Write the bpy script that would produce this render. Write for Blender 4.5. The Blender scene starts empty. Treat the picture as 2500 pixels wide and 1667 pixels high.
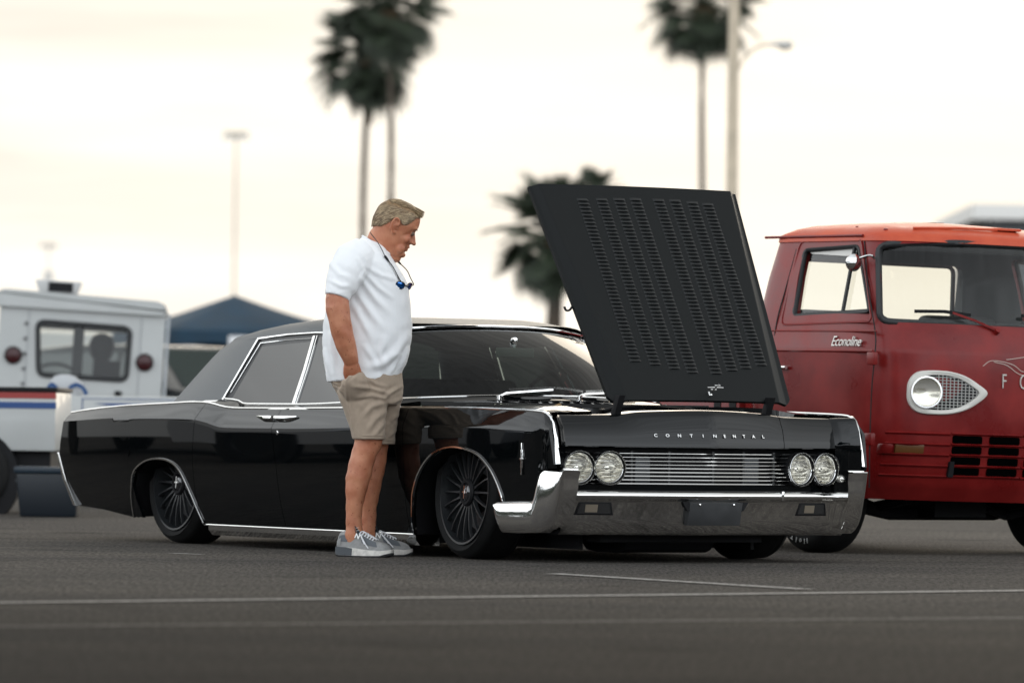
import bpy, bmesh, math, random
import numpy as np
from mathutils import Vector, Matrix
from math import sin, cos, pi, radians
random.seed(7); RNG = np.random.default_rng(7)
S = bpy.context.scene
COL = S.collection

# ------------------------------------------------------------------ camera
cam_d = bpy.data.cameras.new('camera'); cam = bpy.data.objects.new('camera', cam_d); COL.objects.link(cam)
cam.matrix_world = Matrix.Translation((0, 0, .68)) @ Matrix.Rotation(pi/2 + .0145, 4, 'X') @ Matrix.Rotation(.0132, 4, 'Z')
cam_d.sensor_width = 36; cam_d.lens = 200; cam_d.clip_start = .5; cam_d.clip_end = 6000
cam_d.dof.use_dof = True; cam_d.dof.focus_distance = 28.75; cam_d.dof.aperture_fstop = 3.4; cam_d.dof.aperture_blades = 0
S.camera = cam

# ------------------------------------------------------------------ sky, sun, exposure
SUN_EL, SUN_AZ = radians(15), radians(14)        # azimuth from +Y towards +X
world = bpy.data.worlds.new('World'); S.world = world; world.use_nodes = True
nt = world.node_tree; nt.nodes.clear()
def wn(t, **k):
    n = nt.nodes.new(t)
    for a, b in k.items(): setattr(n, a, b)
    return n
def wl(a, b): nt.links.new(a, b)
out = wn('ShaderNodeOutputWorld')
sky = wn('ShaderNodeTexSky', sky_type='NISHITA', sun_disc=False, sun_elevation=SUN_EL, sun_rotation=SUN_AZ,
         altitude=10, air_density=1.3, dust_density=2.5, ozone_density=1.2)
skyb = wn('ShaderNodeBackground'); skyb.inputs[1].default_value = .10
wl(sky.outputs[0], skyb.inputs[0])
tc = wn('ShaderNodeTexCoord')
sep = wn('ShaderNodeSeparateXYZ'); wl(tc.outputs['Generated'], sep.inputs[0])
def wm(op, a, b=None, c=None, clamp=False):
    n = wn('ShaderNodeMath', operation=op, use_clamp=clamp)
    for i, v in enumerate((a, b, c)):
        if v is None: continue
        if isinstance(v, (int, float)): n.inputs[i].default_value = v
        else: wl(v, n.inputs[i])
    return n.outputs[0]
az = wm('ARCTAN2', sep.outputs[0], sep.outputs[1])
el = wm('ARCSINE', sep.outputs[2])
comb = wn('ShaderNodeCombineXYZ')
wl(wm('MULTIPLY_ADD', az, 5.5, -.2), comb.inputs[0]); wl(wm('MULTIPLY_ADD', el, 60.0, 0.0), comb.inputs[1]); comb.inputs[2].default_value = 7.8
noi = wn('ShaderNodeTexNoise'); noi.inputs['Scale'].default_value = 1.0; noi.inputs['Detail'].default_value = 6; noi.inputs['Roughness'].default_value = .52
wl(comb.outputs[0], noi.inputs['Vector'])
# broad overcast sheets, larger overhead
comb2 = wn('ShaderNodeCombineXYZ')
den = wm('ADD', wm('MAXIMUM', sep.outputs[2], 0.0), .12)
wl(wm('DIVIDE', sep.outputs[0], den), comb2.inputs[0]); wl(wm('DIVIDE', sep.outputs[1], den), comb2.inputs[1])
noi2 = wn('ShaderNodeTexNoise'); noi2.inputs['Scale'].default_value = .55; noi2.inputs['Detail'].default_value = 5
wl(comb2.outputs[0], noi2.inputs['Vector'])
sv = (sin(SUN_AZ)*cos(SUN_EL), cos(SUN_AZ)*cos(SUN_EL), sin(SUN_EL))
dot = wn('ShaderNodeVectorMath', operation='DOT_PRODUCT'); wl(tc.outputs['Generated'], dot.inputs[0]); dot.inputs[1].default_value = sv
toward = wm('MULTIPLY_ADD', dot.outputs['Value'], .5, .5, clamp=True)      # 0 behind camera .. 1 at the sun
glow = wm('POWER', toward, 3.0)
ramp = wn('ShaderNodeValToRGB')
ramp.color_ramp.elements[0].position = .34; ramp.color_ramp.elements[0].color = (.74, .745, .755, 1)
ramp.color_ramp.elements[1].position = .60; ramp.color_ramp.elements[1].color = (1, 1, 1, 1)
wl(noi.outputs['Fac'], ramp.inputs[0])
tint = wn('ShaderNodeMix', data_type='RGBA'); tint.inputs[6].default_value = (.92, .975, 1.03, 1); tint.inputs[7].default_value = (1.0, .975, .900, 1)
wl(glow, tint.inputs[0])
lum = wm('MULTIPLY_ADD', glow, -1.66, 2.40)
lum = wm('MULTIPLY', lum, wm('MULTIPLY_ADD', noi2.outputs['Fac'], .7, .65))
# bands of cloud count near the horizon, fade overhead
# thin cloud whitens out round the hidden sun
aur = wn('ShaderNodeMapRange', interpolation_type='SMOOTHSTEP'); wl(dot.outputs['Value'], aur.inputs[0]); aur.inputs[1].default_value = cos(radians(24)); aur.inputs[2].default_value = cos(radians(14)); aur.inputs[3].default_value = 0; aur.inputs[4].default_value = .8
bandmix = wn('ShaderNodeMix', data_type='FLOAT'); wl(aur.outputs[0], bandmix.inputs[0]); wl(ramp.outputs[0], bandmix.inputs[2]); bandmix.inputs[3].default_value = 1.0
lum = wm('MULTIPLY', lum, bandmix.outputs[0])
# evening overcast: bright towards the horizon, dull overhead
mr_ = wn('ShaderNodeMapRange', interpolation_type='SMOOTHSTEP'); wl(el, mr_.inputs[0]); mr_.inputs[1].default_value = radians(12); mr_.inputs[2].default_value = radians(52); mr_.inputs[3].default_value = 1.0; mr_.inputs[4].default_value = .36
lum = wm('MULTIPLY', lum, mr_.outputs[0])
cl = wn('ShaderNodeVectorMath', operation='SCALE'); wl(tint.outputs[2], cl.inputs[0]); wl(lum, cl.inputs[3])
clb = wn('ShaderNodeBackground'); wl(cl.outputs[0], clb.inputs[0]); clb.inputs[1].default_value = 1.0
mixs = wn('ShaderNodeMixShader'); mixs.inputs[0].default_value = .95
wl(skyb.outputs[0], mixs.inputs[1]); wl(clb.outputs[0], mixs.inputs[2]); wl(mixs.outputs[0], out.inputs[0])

sun_d = bpy.data.lights.new('sun', 'SUN'); sun_d.energy = .7; sun_d.angle = radians(35); sun_d.color = (1, .87, .70)
sun = bpy.data.objects.new('sun', sun_d); COL.objects.link(sun)
sun.rotation_euler = Vector(sv).to_track_quat('Z', 'Y').to_euler()

S.view_settings.view_transform = 'Standard'; S.view_settings.look = 'None'
S.view_settings.exposure = 0.38; S.view_settings.gamma = 1.0; S.view_settings.use_curve_mapping = False
S.cycles.use_denoising = True
S.cycles.max_bounces = 8; S.cycles.transparent_max_bounces = 12; S.cycles.glossy_bounces = 5
S.cycles.sample_clamp_indirect = 6

# ------------------------------------------------------------------ materials
MATS = {}
def mat(name, col, rough=.5, metal=0., spec=.5, coat=0., var=0., vscale=8., bump=0., bscale=60., alt=None, coatr=.03, detail=4, sheen=0., stretch=None, emit=0.):
    if name in MATS: return MATS[name]
    m = bpy.data.materials.new(name); m.use_nodes = True; MATS[name] = m
    t = m.node_tree; b = t.nodes['Principled BSDF']
    b.inputs['Base Color'].default_value = (*col, 1); b.inputs['Roughness'].default_value = rough
    b.inputs['Metallic'].default_value = metal; b.inputs['Specular IOR Level'].default_value = spec
    b.inputs['Coat Weight'].default_value = coat; b.inputs['Coat Roughness'].default_value = coatr
    if sheen: b.inputs['Sheen Weight'].default_value = sheen
    if emit: b.inputs['Emission Color'].default_value = (*col, 1); b.inputs['Emission Strength'].default_value = emit
    tcn = t.nodes.new('ShaderNodeTexCoord'); vec = tcn.outputs['Object']
    if stretch:
        mp = t.nodes.new('ShaderNodeMapping'); mp.inputs['Scale'].default_value = stretch; t.links.new(vec, mp.inputs[0]); vec = mp.outputs[0]
    if var or alt:
        n = t.nodes.new('ShaderNodeTexNoise'); n.inputs['Scale'].default_value = vscale; n.inputs['Detail'].default_value = detail
        t.links.new(vec, n.inputs['Vector'])
        r = t.nodes.new('ShaderNodeValToRGB'); t.links.new(n.outputs['Fac'], r.inputs[0])
        c0 = alt if alt else tuple(max(0, c*(1-var)) for c in col)
        c1 = col if alt else tuple(c*(1+var) for c in col)
        r.color_ramp.elements[0].position = .35; r.color_ramp.elements[0].color = (*c0, 1)
        r.color_ramp.elements[1].position = .65; r.color_ramp.elements[1].color = (*c1, 1)
        t.links.new(r.outputs[0], b.inputs['Base Color'])
        q = t.nodes.new('ShaderNodeMath'); q.operation = 'MULTIPLY_ADD'; t.links.new(n.outputs['Fac'], q.inputs[0])
        q.inputs[1].default_value = rough*.3; q.inputs[2].default_value = rough*.85; t.links.new(q.outputs[0], b.inputs['Roughness'])
    if bump:
        n2 = t.nodes.new('ShaderNodeTexNoise'); n2.inputs['Scale'].default_value = bscale; n2.inputs['Detail'].default_value = 3
        t.links.new(vec, n2.inputs['Vector'])
        bp = t.nodes.new('ShaderNodeBump'); bp.inputs['Strength'].default_value = bump; bp.inputs['Distance'].default_value = .01
        t.links.new(n2.outputs['Fac'], bp.inputs['Height']); t.links.new(bp.outputs[0], b.inputs['Normal'])
    return m
def glass_mat(name, tint, ior=1.5, rough=.0):
    if name in MATS: return MATS[name]
    m = bpy.data.materials.new(name); m.use_nodes = True; MATS[name] = m
    t = m.node_tree; t.nodes.clear()
    o = t.nodes.new('ShaderNodeOutputMaterial'); mx = t.nodes.new('ShaderNodeMixShader'); lw = t.nodes.new('ShaderNodeLayerWeight')
    tr = t.nodes.new('ShaderNodeBsdfTransparent'); gl = t.nodes.new('ShaderNodeBsdfGlossy'); lw.inputs[0].default_value = .5
    f0 = ((ior-1)/(ior+1))**2
    pw = t.nodes.new('ShaderNodeMath'); pw.operation = 'POWER'; pw.inputs[1].default_value = 4.0; t.links.new(lw.outputs['Facing'], pw.inputs[0])
    ma = t.nodes.new('ShaderNodeMath'); ma.operation = 'MULTIPLY_ADD'; ma.inputs[1].default_value = 1-f0; ma.inputs[2].default_value = f0; t.links.new(pw.outputs[0], ma.inputs[0])
    tr.inputs[0].default_value = (*tint, 1); gl.inputs['Roughness'].default_value = rough
    t.links.new(ma.outputs[0], mx.inputs[0]); t.links.new(tr.outputs[0], mx.inputs[1]); t.links.new(gl.outputs[0], mx.inputs[2]); t.links.new(mx.outputs[0], o.inputs[0])
    return m

# ------------------------------------------------------------------ mesh helpers
class MB:
    def __init__(s): s.v = []; s.f = []; s.m = []
    def add(s, vf, mi=0):
        v, f = vf; o = len(s.v)
        s.v += [tuple(map(float, p)) for p in v]; s.f += [tuple(i+o for i in q) for q in f]; s.m += [mi]*len(f)
        return s
    def mirror(s):
        r = MB(); r.v = [(x, -y, z) for x, y, z in s.v]; r.f = [tuple(reversed(q)) for q in s.f]; r.m = list(s.m); return r
    def xf(s, M):
        r = MB(); r.v = [tuple(M @ Vector(p)) for p in s.v]; r.f = list(s.f); r.m = list(s.m); return r
    def mesh(s, name, mats, angle=35, bevel=0, seg=2):
        me = bpy.data.meshes.new(name); me.from_pydata(s.v, [], s.f)
        mats = mats if isinstance(mats, (list, tuple)) else [mats]
        for q in mats: me.materials.append(q)
        me.polygons.foreach_set('material_index', s.m)
        bm = bmesh.new(); bm.from_mesh(me)
        bmesh.ops.remove_doubles(bm, verts=bm.verts, dist=1e-5)
        bmesh.ops.recalc_face_normals(bm, faces=bm.faces)
        if bevel:
            ed = [e for e in bm.edges if len(e.link_faces) == 2 and e.calc_face_angle(0) > radians(32)]
            bmesh.ops.bevel(bm, geom=ed, offset=bevel, segments=seg, affect='EDGES', profile=.6, clamp_overlap=True)
        bm.to_mesh(me); bm.free()
        if angle:
            me.polygons.foreach_set('use_smooth', [True]*len(me.polygons)); me.set_sharp_from_angle(angle=radians(angle))
        me.update(); return me
    def build(s, name, mats, parent=None, angle=35, bevel=0, seg=2, **props):
        return obj(name, s.mesh(name, mats, angle, bevel, seg), parent, **props)
def obj(name, me, parent=None, **props):
    o = bpy.data.objects.new(name, me); COL.objects.link(o)
    if parent: o.parent = parent
    for k, v in props.items(): o[k] = v
    return o
def thing(name, label, cat, loc=(0, 0, 0), rz=0, group=None):
    o = bpy.data.objects.new(name, None); COL.objects.link(o); o.location = loc; o.rotation_euler = (0, 0, rz)
    o.empty_display_size = .2; o['label'] = label; o['category'] = cat
    if group: o['group'] = group
    return o
def copy_tree(o, parent=None):
    c = o.copy(); COL.objects.link(c); c.parent = parent
    for ch in [k for k in bpy.data.objects if k.parent == o]: copy_tree(ch, c)
    return c
def one(vf): return MB().add(vf)
def box(x0, x1, y0, y1, z0, z1):
    v = [(x, y, z) for x in (x0, x1) for y in (y0, y1) for z in (z0, z1)]
    return v, [(0, 1, 3, 2), (4, 6, 7, 5), (0, 4, 5, 1), (2, 3, 7, 6), (0, 2, 6, 4), (1, 5, 7, 3)]
def grid(fn, us, vs, flip=False):
    us = list(us); vs = list(vs); v = [fn(a, b) for a in us for b in vs]; n = len(vs)
    f = [(i*n+j, (i+1)*n+j, (i+1)*n+j+1, i*n+j+1) for i in range(len(us)-1) for j in range(n-1)]
    if flip: f = [tuple(reversed(q)) for q in f]
    return v, f
def loft(rings, cap=True, closed=True, flip=False):
    n = len(rings[0]); v = [p for r in rings for p in r]; f = []
    for i in range(len(rings)-1):
        for j in range(n if closed else n-1):
            k = (j+1) % n; f.append((i*n+j, i*n+k, (i+1)*n+k, (i+1)*n+j))
    if cap and closed:
        f.append(tuple(reversed(range(n)))); f.append(tuple((len(rings)-1)*n+j for j in range(n)))
    if flip: f = [tuple(reversed(q)) for q in f]
    return v, f
def frames(path, up=(0, 0, 1), closed=False):
    P = [Vector(p) for p in path]; out = []; n = len(P); up = Vector(up)
    for i in range(n):
        a = P[(i-1) % n] if (closed or i) else P[0]; b = P[(i+1) % n] if (closed or i < n-1) else P[-1]
        t = (b-a).normalized(); s = t.cross(up)
        if s.length < 1e-4: s = t.cross(Vector((1, 0, 0)) if abs(t.x) < .9 else Vector((0, 1, 0)))
        s.normalize(); out.append((P[i], s, s.cross(t).normalized()))
    return out
def sweep(path, sec, up=(0, 0, 1), closed=False, scale=None, cap=True):
    rings = []
    for i, (p, s, u) in enumerate(frames(path, up, closed)):
        k = scale[i] if scale is not None else 1
        rings.append([tuple(p + s*(a*k) + u*(b*k)) for a, b in sec])
    if closed: rings.append(rings[0])
    return loft(rings, cap=cap and not closed)
def circ(r, n=10, sx=1, sy=1): return [(r*sx*cos(2*pi*i/n), r*sy*sin(2*pi*i/n)) for i in range(n)]
def tube(path, r, n=8, up=(0, 0, 1), closed=False, cap=True):
    if isinstance(r, (int, float)): return sweep(path, circ(r, n), up, closed, None, cap)
    return sweep(path, circ(1, n), up, closed, r, cap)
def rect(w, h): return [(-w/2, -h/2), (w/2, -h/2), (w/2, h/2), (-w/2, h/2)]
def lathe(prof, n=32, o=(0, 0, 0), ax='y', cap=False):
    rings = []
    for r, h in prof:
        rg = []
        for i in range(n):
            a = 2*pi*i/n; c, s_ = r*cos(a), r*sin(a)
            p = {'y': (c, h, s_), 'z': (c, s_, h), 'x': (h, c, s_)}[ax]
            rg.append((p[0]+o[0], p[1]+o[1], p[2]+o[2]))
        rings.append(rg)
    return loft(rings, cap=cap)
def prism(poly, a0, a1, ax='y'):
    n = len(poly)
    def P(p, a): return {'y': (p[0], a, p[1]), 'x': (a, p[0], p[1]), 'z': (p[0], p[1], a)}[ax]
    v = [P(p, a0) for p in poly]+[P(p, a1) for p in poly]
    f = [(i, (i+1) % n, n+(i+1) % n, n+i) for i in range(n)]+[tuple(reversed(range(n))), tuple(range(n, 2*n))]
    return v, f
def ip(tab):
    xs = np.array([a for a, _ in tab]); ys = np.array([b for _, b in tab]); o = np.argsort(xs); xs, ys = xs[o], ys[o]
    return lambda x: float(np.interp(x, xs, ys))
def crv(tab):
    """monotone smooth interpolation through a table"""
    xs = np.array([a for a, _ in tab], float); ys = np.array([b for _, b in tab], float); o = np.argsort(xs); xs, ys = xs[o], ys[o]
    d = np.diff(ys)/np.diff(xs); m = np.zeros(len(xs)); m[0], m[-1] = d[0], d[-1]
    for i in range(1, len(xs)-1): m[i] = 0 if d[i-1]*d[i] <= 0 else 2*d[i-1]*d[i]/(d[i-1]+d[i])
    def f(x):
        if x <= xs[0]: return float(ys[0])
        if x >= xs[-1]: return float(ys[-1])
        i = int(np.searchsorted(xs, x)-1); h = xs[i+1]-xs[i]; t = (x-xs[i])/h
        return float((2*t**3-3*t*t+1)*ys[i]+(t**3-2*t*t+t)*h*m[i]+(-2*t**3+3*t*t)*ys[i+1]+(t**3-t*t)*h*m[i+1])
    return f
def cat(pts, n=6, closed=False):
    """catmull-rom through 3d points"""
    P = [Vector(p) for p in pts]; out = []; N = len(P)
    for i in range(N if closed else N-1):
        a = P[(i-1) % N] if (closed or i) else P[0]*2-P[1]; b = P[i]; c = P[(i+1) % N]
        d = P[(i+2) % N] if (closed or i < N-2) else P[-1]*2-P[-2]
        for k in range(n):
            t = k/n
            out.append(tuple(.5*((2*b)+(c-a)*t+(2*a-5*b+4*c-d)*t*t+(3*b-a-3*c+d)*t**3)))
    if not closed: out.append(tuple(P[-1]))
    return out
def lin(a, b, n): return [a+(b-a)*i/n for i in range(n+1)]
def text_mesh(txt, size, depth=.002, spacing=1.0, offset=0.0, shear=0.0):
    cu = bpy.data.curves.new('t', 'FONT'); cu.body = txt; cu.size = size; cu.extrude = depth; cu.space_character = spacing
    cu.align_x = 'CENTER'; cu.align_y = 'CENTER'; cu.offset = offset; cu.shear = shear; cu.resolution_u = 3
    o = bpy.data.objects.new('t', cu); COL.objects.link(o); bpy.context.view_layer.update()
    me = bpy.data.meshes.new_from_object(o.evaluated_get(bpy.context.evaluated_depsgraph_get()))
    bpy.data.objects.remove(o); bpy.data.curves.remove(cu); return me
def text(name, txt, size, m, parent, M, depth=.002, spacing=1.0, offset=0.0, shear=0.0, sx=1.0):
    me = text_mesh(txt, size, depth, spacing, offset, shear); me.transform(M @ Matrix.Diagonal((sx, 1, 1, 1))); me.materials.clear(); me.materials.append(m); me.name = name
    return obj(name, me, parent)
def basis(o, ex, ey, ez):
    M = Matrix.Identity(4)
    for i, e in enumerate((ex, ey, ez, o)):
        for k in range(3): M[k][i] = e[k]
    return M
def remesh(mb, voxel, smooth=0, name='r', fac=.5):
    me = mb.mesh(name, mat('black_rubber', (.012, .012, .012), .8), 0)
    o = bpy.data.objects.new(name, me); COL.objects.link(o)
    md = o.modifiers.new('r', 'REMESH'); md.mode = 'VOXEL'; md.voxel_size = voxel; md.adaptivity = 0
    if smooth:
        sm = o.modifiers.new('s', 'SMOOTH'); sm.iterations = smooth; sm.factor = fac
    bpy.context.view_layer.update()
    r = bpy.data.meshes.new_from_object(o.evaluated_get(bpy.context.evaluated_depsgraph_get()))
    bpy.data.objects.remove(o); bpy.data.meshes.remove(me)
    r.materials.clear(); r.polygons.foreach_set('use_smooth', [True]*len(r.polygons)); r.name = name
    return r

# ------------------------------------------------------------------ common materials
PAINT = mat('black_gloss_paint', (.002, .0026, .003), .025, spec=.34)
MATTE = mat('matte_black_paint', (.0060, .0072, .0074), .42, spec=.17, bump=.05, bscale=240)
ROOFM = mat('satin_roof_vinyl', (.085, .092, .096), .48, spec=.5, bump=.10, bscale=420)
CHROME = mat('chrome', (.83, .83, .82), .07, metal=1.0)
CHROMED = mat('bumper_chrome', (.80, .79, .77), .08, metal=1.0, bump=.035, bscale=26)
BLACK = mat('black_plastic', (.007, .007, .008), .6, spec=.2)
RUBBER = mat('tyre_rubber', (.006, .006, .006), .75, spec=.25, var=.25, vscale=14, bump=.1, bscale=90)
RIMM = mat('dark_wheel_paint', (.016, .0175, .019), .33, spec=.5)
INT = mat('dark_interior', (.010, .012, .012), .7, spec=.2)
GLASS = glass_mat('tinted_glass', (.20, .24, .225), 1.30)
GLASSD = glass_mat('dark_tinted_glass', (.035, .045, .045), 1.62)
CLEAR = glass_mat('clear_glass', (.86, .88, .86), 1.45)
LENSM = glass_mat('lamp_glass', (.93, .92, .88), 1.45)
SILVER = mat('lamp_reflector', (.90, .88, .82), .20, metal=.85, bump=.04, bscale=16)

# ------------------------------------------------------------------ ground
def asphalt():
    m = bpy.data.materials.new('asphalt'); m.use_nodes = True; t = m.node_tree; b = t.nodes['Principled BSDF']
    N = t.nodes.new; L = t.links.new
    tcn = N('ShaderNodeTexCoord')
    def noise(sc, de=4, st=None, ro=.5):
        n = N('ShaderNodeTexNoise'); n.inputs['Scale'].default_value = sc; n.inputs['Detail'].default_value = de; n.inputs['Roughness'].default_value = ro
        if st:
            mp = N('ShaderNodeMapping'); mp.inputs['Scale'].default_value = st; L(tcn.outputs['Object'], mp.inputs[0]); L(mp.outputs[0], n.inputs['Vector'])
        else: L(tcn.outputs['Object'], n.inputs['Vector'])
        return n.outputs['Fac']
    vo = N('ShaderNodeTexVoronoi'); vo.inputs['Scale'].default_value = 95; L(tcn.outputs['Object'], vo.inputs['Vector'])
    fine = noise(75, 5, None, .75); grain = noise(1.0, 4, (62, 5.0, 1), .7); mid = noise(1.1, 5, (.35, 1, 1)); big = noise(.16, 4)
    r1 = N('ShaderNodeValToRGB'); L(fine, r1.inputs[0])
    r1.color_ramp.elements[0].position = .36; r1.color_ramp.elements[0].color = (.028, .027, .026, 1)
    r1.color_ramp.elements[1].position = .66; r1.color_ramp.elements[1].color = (.150, .139, .126, 1)
    mx = N('ShaderNodeMix'); mx.data_type = 'RGBA'; mx.blend_type = 'MULTIPLY'; mx.inputs[0].default_value = .9
    r2 = N('ShaderNodeValToRGB'); L(mid, r2.inputs[0]); r2.color_ramp.elements[0].position = .3; r2.color_ramp.elements[0].color = (.68, .68, .70, 1)
    r2.color_ramp.elements[1].position = .7; r2.color_ramp.elements[1].color = (1.1, 1.07, 1.03, 1)
    L(r1.outputs[0], mx.inputs[6]); L(r2.outputs[0], mx.inputs[7])
    mx2 = N('ShaderNodeMix'); mx2.data_type = 'RGBA'; mx2.blend_type = 'MULTIPLY'; mx2.inputs[0].default_value = 1
    r3 = N('ShaderNodeValToRGB'); L(big, r3.inputs[0]); r3.color_ramp.elements[0].position = .35; r3.color_ramp.elements[0].color = (.78, .78, .79, 1)
    r3.color_ramp.elements[1].position = .65; r3.color_ramp.elements[1].color = (1.05, 1.04, 1.02, 1)
    L(mx.outputs[2], mx2.inputs[6]); L(r3.outputs[0], mx2.inputs[7])
    r4 = N('ShaderNodeValToRGB'); L(grain, r4.inputs[0]); r4.color_ramp.elements[0].position = .33; r4.color_ramp.elements[0].color = (.42, .42, .42, 1); r4.color_ramp.elements[1].position = .67; r4.color_ramp.elements[1].color = (1.6, 1.6, 1.6, 1)
    mx3 = N('ShaderNodeMix'); mx3.data_type = 'RGBA'; mx3.blend_type = 'MULTIPLY'; mx3.inputs[0].default_value = 1; L(mx2.outputs[2], mx3.inputs[6]); L(r4.outputs[0], mx3.inputs[7])
    # oil drips and patches
    spot = noise(.9, 3); r5 = N('ShaderNodeValToRGB'); L(spot, r5.inputs[0]); r5.color_ramp.elements[0].position = .62; r5.color_ramp.elements[0].color = (1, 1, 1, 1); r5.color_ramp.elements[1].position = .74; r5.color_ramp.elements[1].color = (.55, .55, .56, 1)
    mx4 = N('ShaderNodeMix'); mx4.data_type = 'RGBA'; mx4.blend_type = 'MULTIPLY'; mx4.inputs[0].default_value = 1; L(mx3.outputs[2], mx4.inputs[6]); L(r5.outputs[0], mx4.inputs[7]); L(mx4.outputs[2], b.inputs['Base Color'])
    b.inputs['Roughness'].default_value = .9; b.inputs['Specular IOR Level'].default_value = .08
    bp = N('ShaderNodeBump'); bp.inputs['Strength'].default_value = .8; bp.inputs['Distance'].default_value = .006
    ad = N('ShaderNodeMath'); ad.operation = 'ADD'; L(fine, ad.inputs[0]); L(vo.outputs['Distance'], ad.inputs[1]); L(ad.outputs[0], bp.inputs['Height'])
    L(bp.outputs[0], b.inputs['Normal']); return m
ASPH = asphalt()
one(grid(lambda x, y: (x, y, 0), [-1500, -60, -20, 0, 20, 60, 1500], [-600, 0, 10, 20, 30, 40, 60, 120, 400, 3000], flip=False)).build('ground', ASPH, None, 0, kind='structure')
def worn_paint():
    m = bpy.data.materials.new('worn_road_paint'); m.use_nodes = True; t = m.node_tree; b = t.nodes['Principled BSDF']
    n = t.nodes.new('ShaderNodeTexNoise'); n.inputs['Scale'].default_value = 34; n.inputs['Detail'].default_value = 6; n.inputs['Roughness'].default_value = .7
    tcn = t.nodes.new('ShaderNodeTexCoord'); t.links.new(tcn.outputs['Object'], n.inputs['Vector'])
    r = t.nodes.new('ShaderNodeValToRGB'); t.links.new(n.outputs['Fac'], r.inputs[0])
    r.color_ramp.elements[0].position = .40; r.color_ramp.elements[0].color = (.10, .094, .086, 1)
    r.color_ramp.elements[1].position = .62; r.color_ramp.elements[1].color = (.52, .50, .47, 1)
    t.links.new(r.outputs[0], b.inputs['Base Color']); b.inputs['Roughness'].default_value = .8; return m
WORN = worn_paint()
def stripe(name, p, q, w, ext=0):
    p, q = Vector((*p, 0)), Vector((*q, 0)); d = (q-p).normalized(); n = Vector((-d.y, d.x, 0))*w/2; p -= d*ext; q += d*ext
    N = 40; rnd = random.Random(len(name)+int(p.y*10)); v = []; f = []
    for i in range(N+1):
        c = p.lerp(q, i/N); a = 1+rnd.uniform(-.10, .10)
        v += [(c.x+n.x*a, c.y+n.y*a, .004), (c.x-n.x*a, c.y-n.y*a, .004)]
        if i: f.append((2*i-2, 2*i-1, 2*i+1, 2*i))
    return MB().add((v, f)).build(name, WORN, None, 0, kind='structure')
stripe('parking_line', (-1.86, 20.82), (2.19, 24.16), .13, 3)
stripe('parking_line', (.2, 25.9), (1.25, 23.93), .09)
stripe('parking_line', (-1.65, 18.45), (1.87, 20.63), .05, 2)
stripe('parking_line', (-1.72, 28.9), (-1.55, 28.7), .05)
# ================================================================== black classic sedan
TH = .5389
CAR = thing('classic_sedan', 'lowered black classic four door sedan with its louvred bonnet raised', 'car', (.5438, 29.0458, 0), TH-pi/2)
zbelt = crv([(-4.45, .703), (-4.1, .728), (-3.65, .750), (-3.1, .766), (-2.78, .774), (-2.66, .772), (-2.40, .746), (-2.28, .743), (-1.76, .744), (-.56, .754), (.02, .756), (.46, .750), (.70, .744), (.80, .738), (.86, .70), (.92, .66)])
zcrs = crv([(-4.45, .660), (-3.5, .687), (-2.75, .688), (-2.62, .675), (-2.40, .642), (-1.7, .643), (-.5, .663), (.18, .663), (.92, .653)])
wid = crv([(-4.5, .915), (-4.2, .935), (-3.6, .955), (-2.8, .965), (-1.5, .968), (-.4, .962), (.2, .95), (.6, .925), (.92, .888)])
def offs(z, zb, zc):
    if z >= zc:
        u = min(1, max(0, (zb-z)/max(zb-zc, 1e-4))); return .004+.036*u**.9
    v = (zc-z)/(zc-.11); return .040-.008*v-.020*v*v-.030*v**4
def scallop(x, z): return -.009*math.exp(-((x-.80)/.03)**2)*(1/(1+math.exp((z-.655)/.008)))*(1/(1+math.exp((.47-z)/.012)))
def sy(x, z): return wid(x)+offs(z, zbelt(x), zcrs(x))+scallop(x, z)
FA = [(-.412, .112), (-.409, .168), (-.392, .235), (-.361, .335), (-.288, .435), (-.185, .511), (-.081, .547), (.045, .562), (.178, .550), (.282, .521), (.372, .461), (.425, .400), (.462, .335), (.472, .300)]
RA = [(-3.535, .135), (-3.528, .22), (-3.510, .30), (-3.468, .388), (-3.338, .445), (-3.187, .464), (-3.031, .454), (-2.912, .406), (-2.811, .298), (-2.745, .20), (-2.699, .122)]
fac, rac = crv(FA), crv(RA)
def zbot(x):
    if x >= .472: return float(np.interp(x, [.70, .735, .755, .775, .80, .92], [.285, .295, .34, .43, .462, .468]))
    if x > FA[0][0]: return fac(x)
    if x > RA[-1][0]: return .113
    if x > RA[0][0]: return rac(x)
    return float(np.interp(x, [-4.3, -3.9, -3.535], [.192, .170, .135]))
def panel(xs, xl, xr, side, nm, m=PAINT, parent=CAR, nu=7, nl=16):
    xa, xb = xs[0], xs[-1]; rows = [i/nu for i in range(nu)]+[1+i/nl for i in range(nl+1)]
    v = []
    for x0 in xs:
        s_ = (x0-xa)/(xb-xa)
        for r in rows:
            x = x0
            for _ in range(3):
                zb, zc, zo = zbelt(x), zcrs(x), zbot(x)
                z = zb+(zc-zb)*r if r <= 1 else zc+(zo-zc)*(r-1)
                lo, hi = xl(z), xr(z); x = lo+(hi-lo)*s_
            v.append((x, -sy(x, z), z))
    n = len(rows); f = [(i*n+j, (i+1)*n+j, (i+1)*n+j+1, i*n+j+1) for i in range(len(xs)-1) for j in range(n-1)]
    # folded edges give the sheet its thickness
    per = [i*n for i in range(len(xs))]+[(len(xs)-1)*n+j for j in range(1, n)]+[i*n+n-1 for i in range(len(xs)-2, -1, -1)]+[j for j in range(n-2, 0, -1)]
    k0 = len(v); v += [(v[i][0], v[i][1]+.018, v[i][2]) for i in per]
    f += [(per[i], per[(i+1) % len(per)], k0+(i+1) % len(per), k0+i) for i in range(len(per))]
    mb = MB().add((v, f))
    if side > 0: mb = mb.mirror()
    return mb.build(nm, m, parent, 28)
g = .0022
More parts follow.
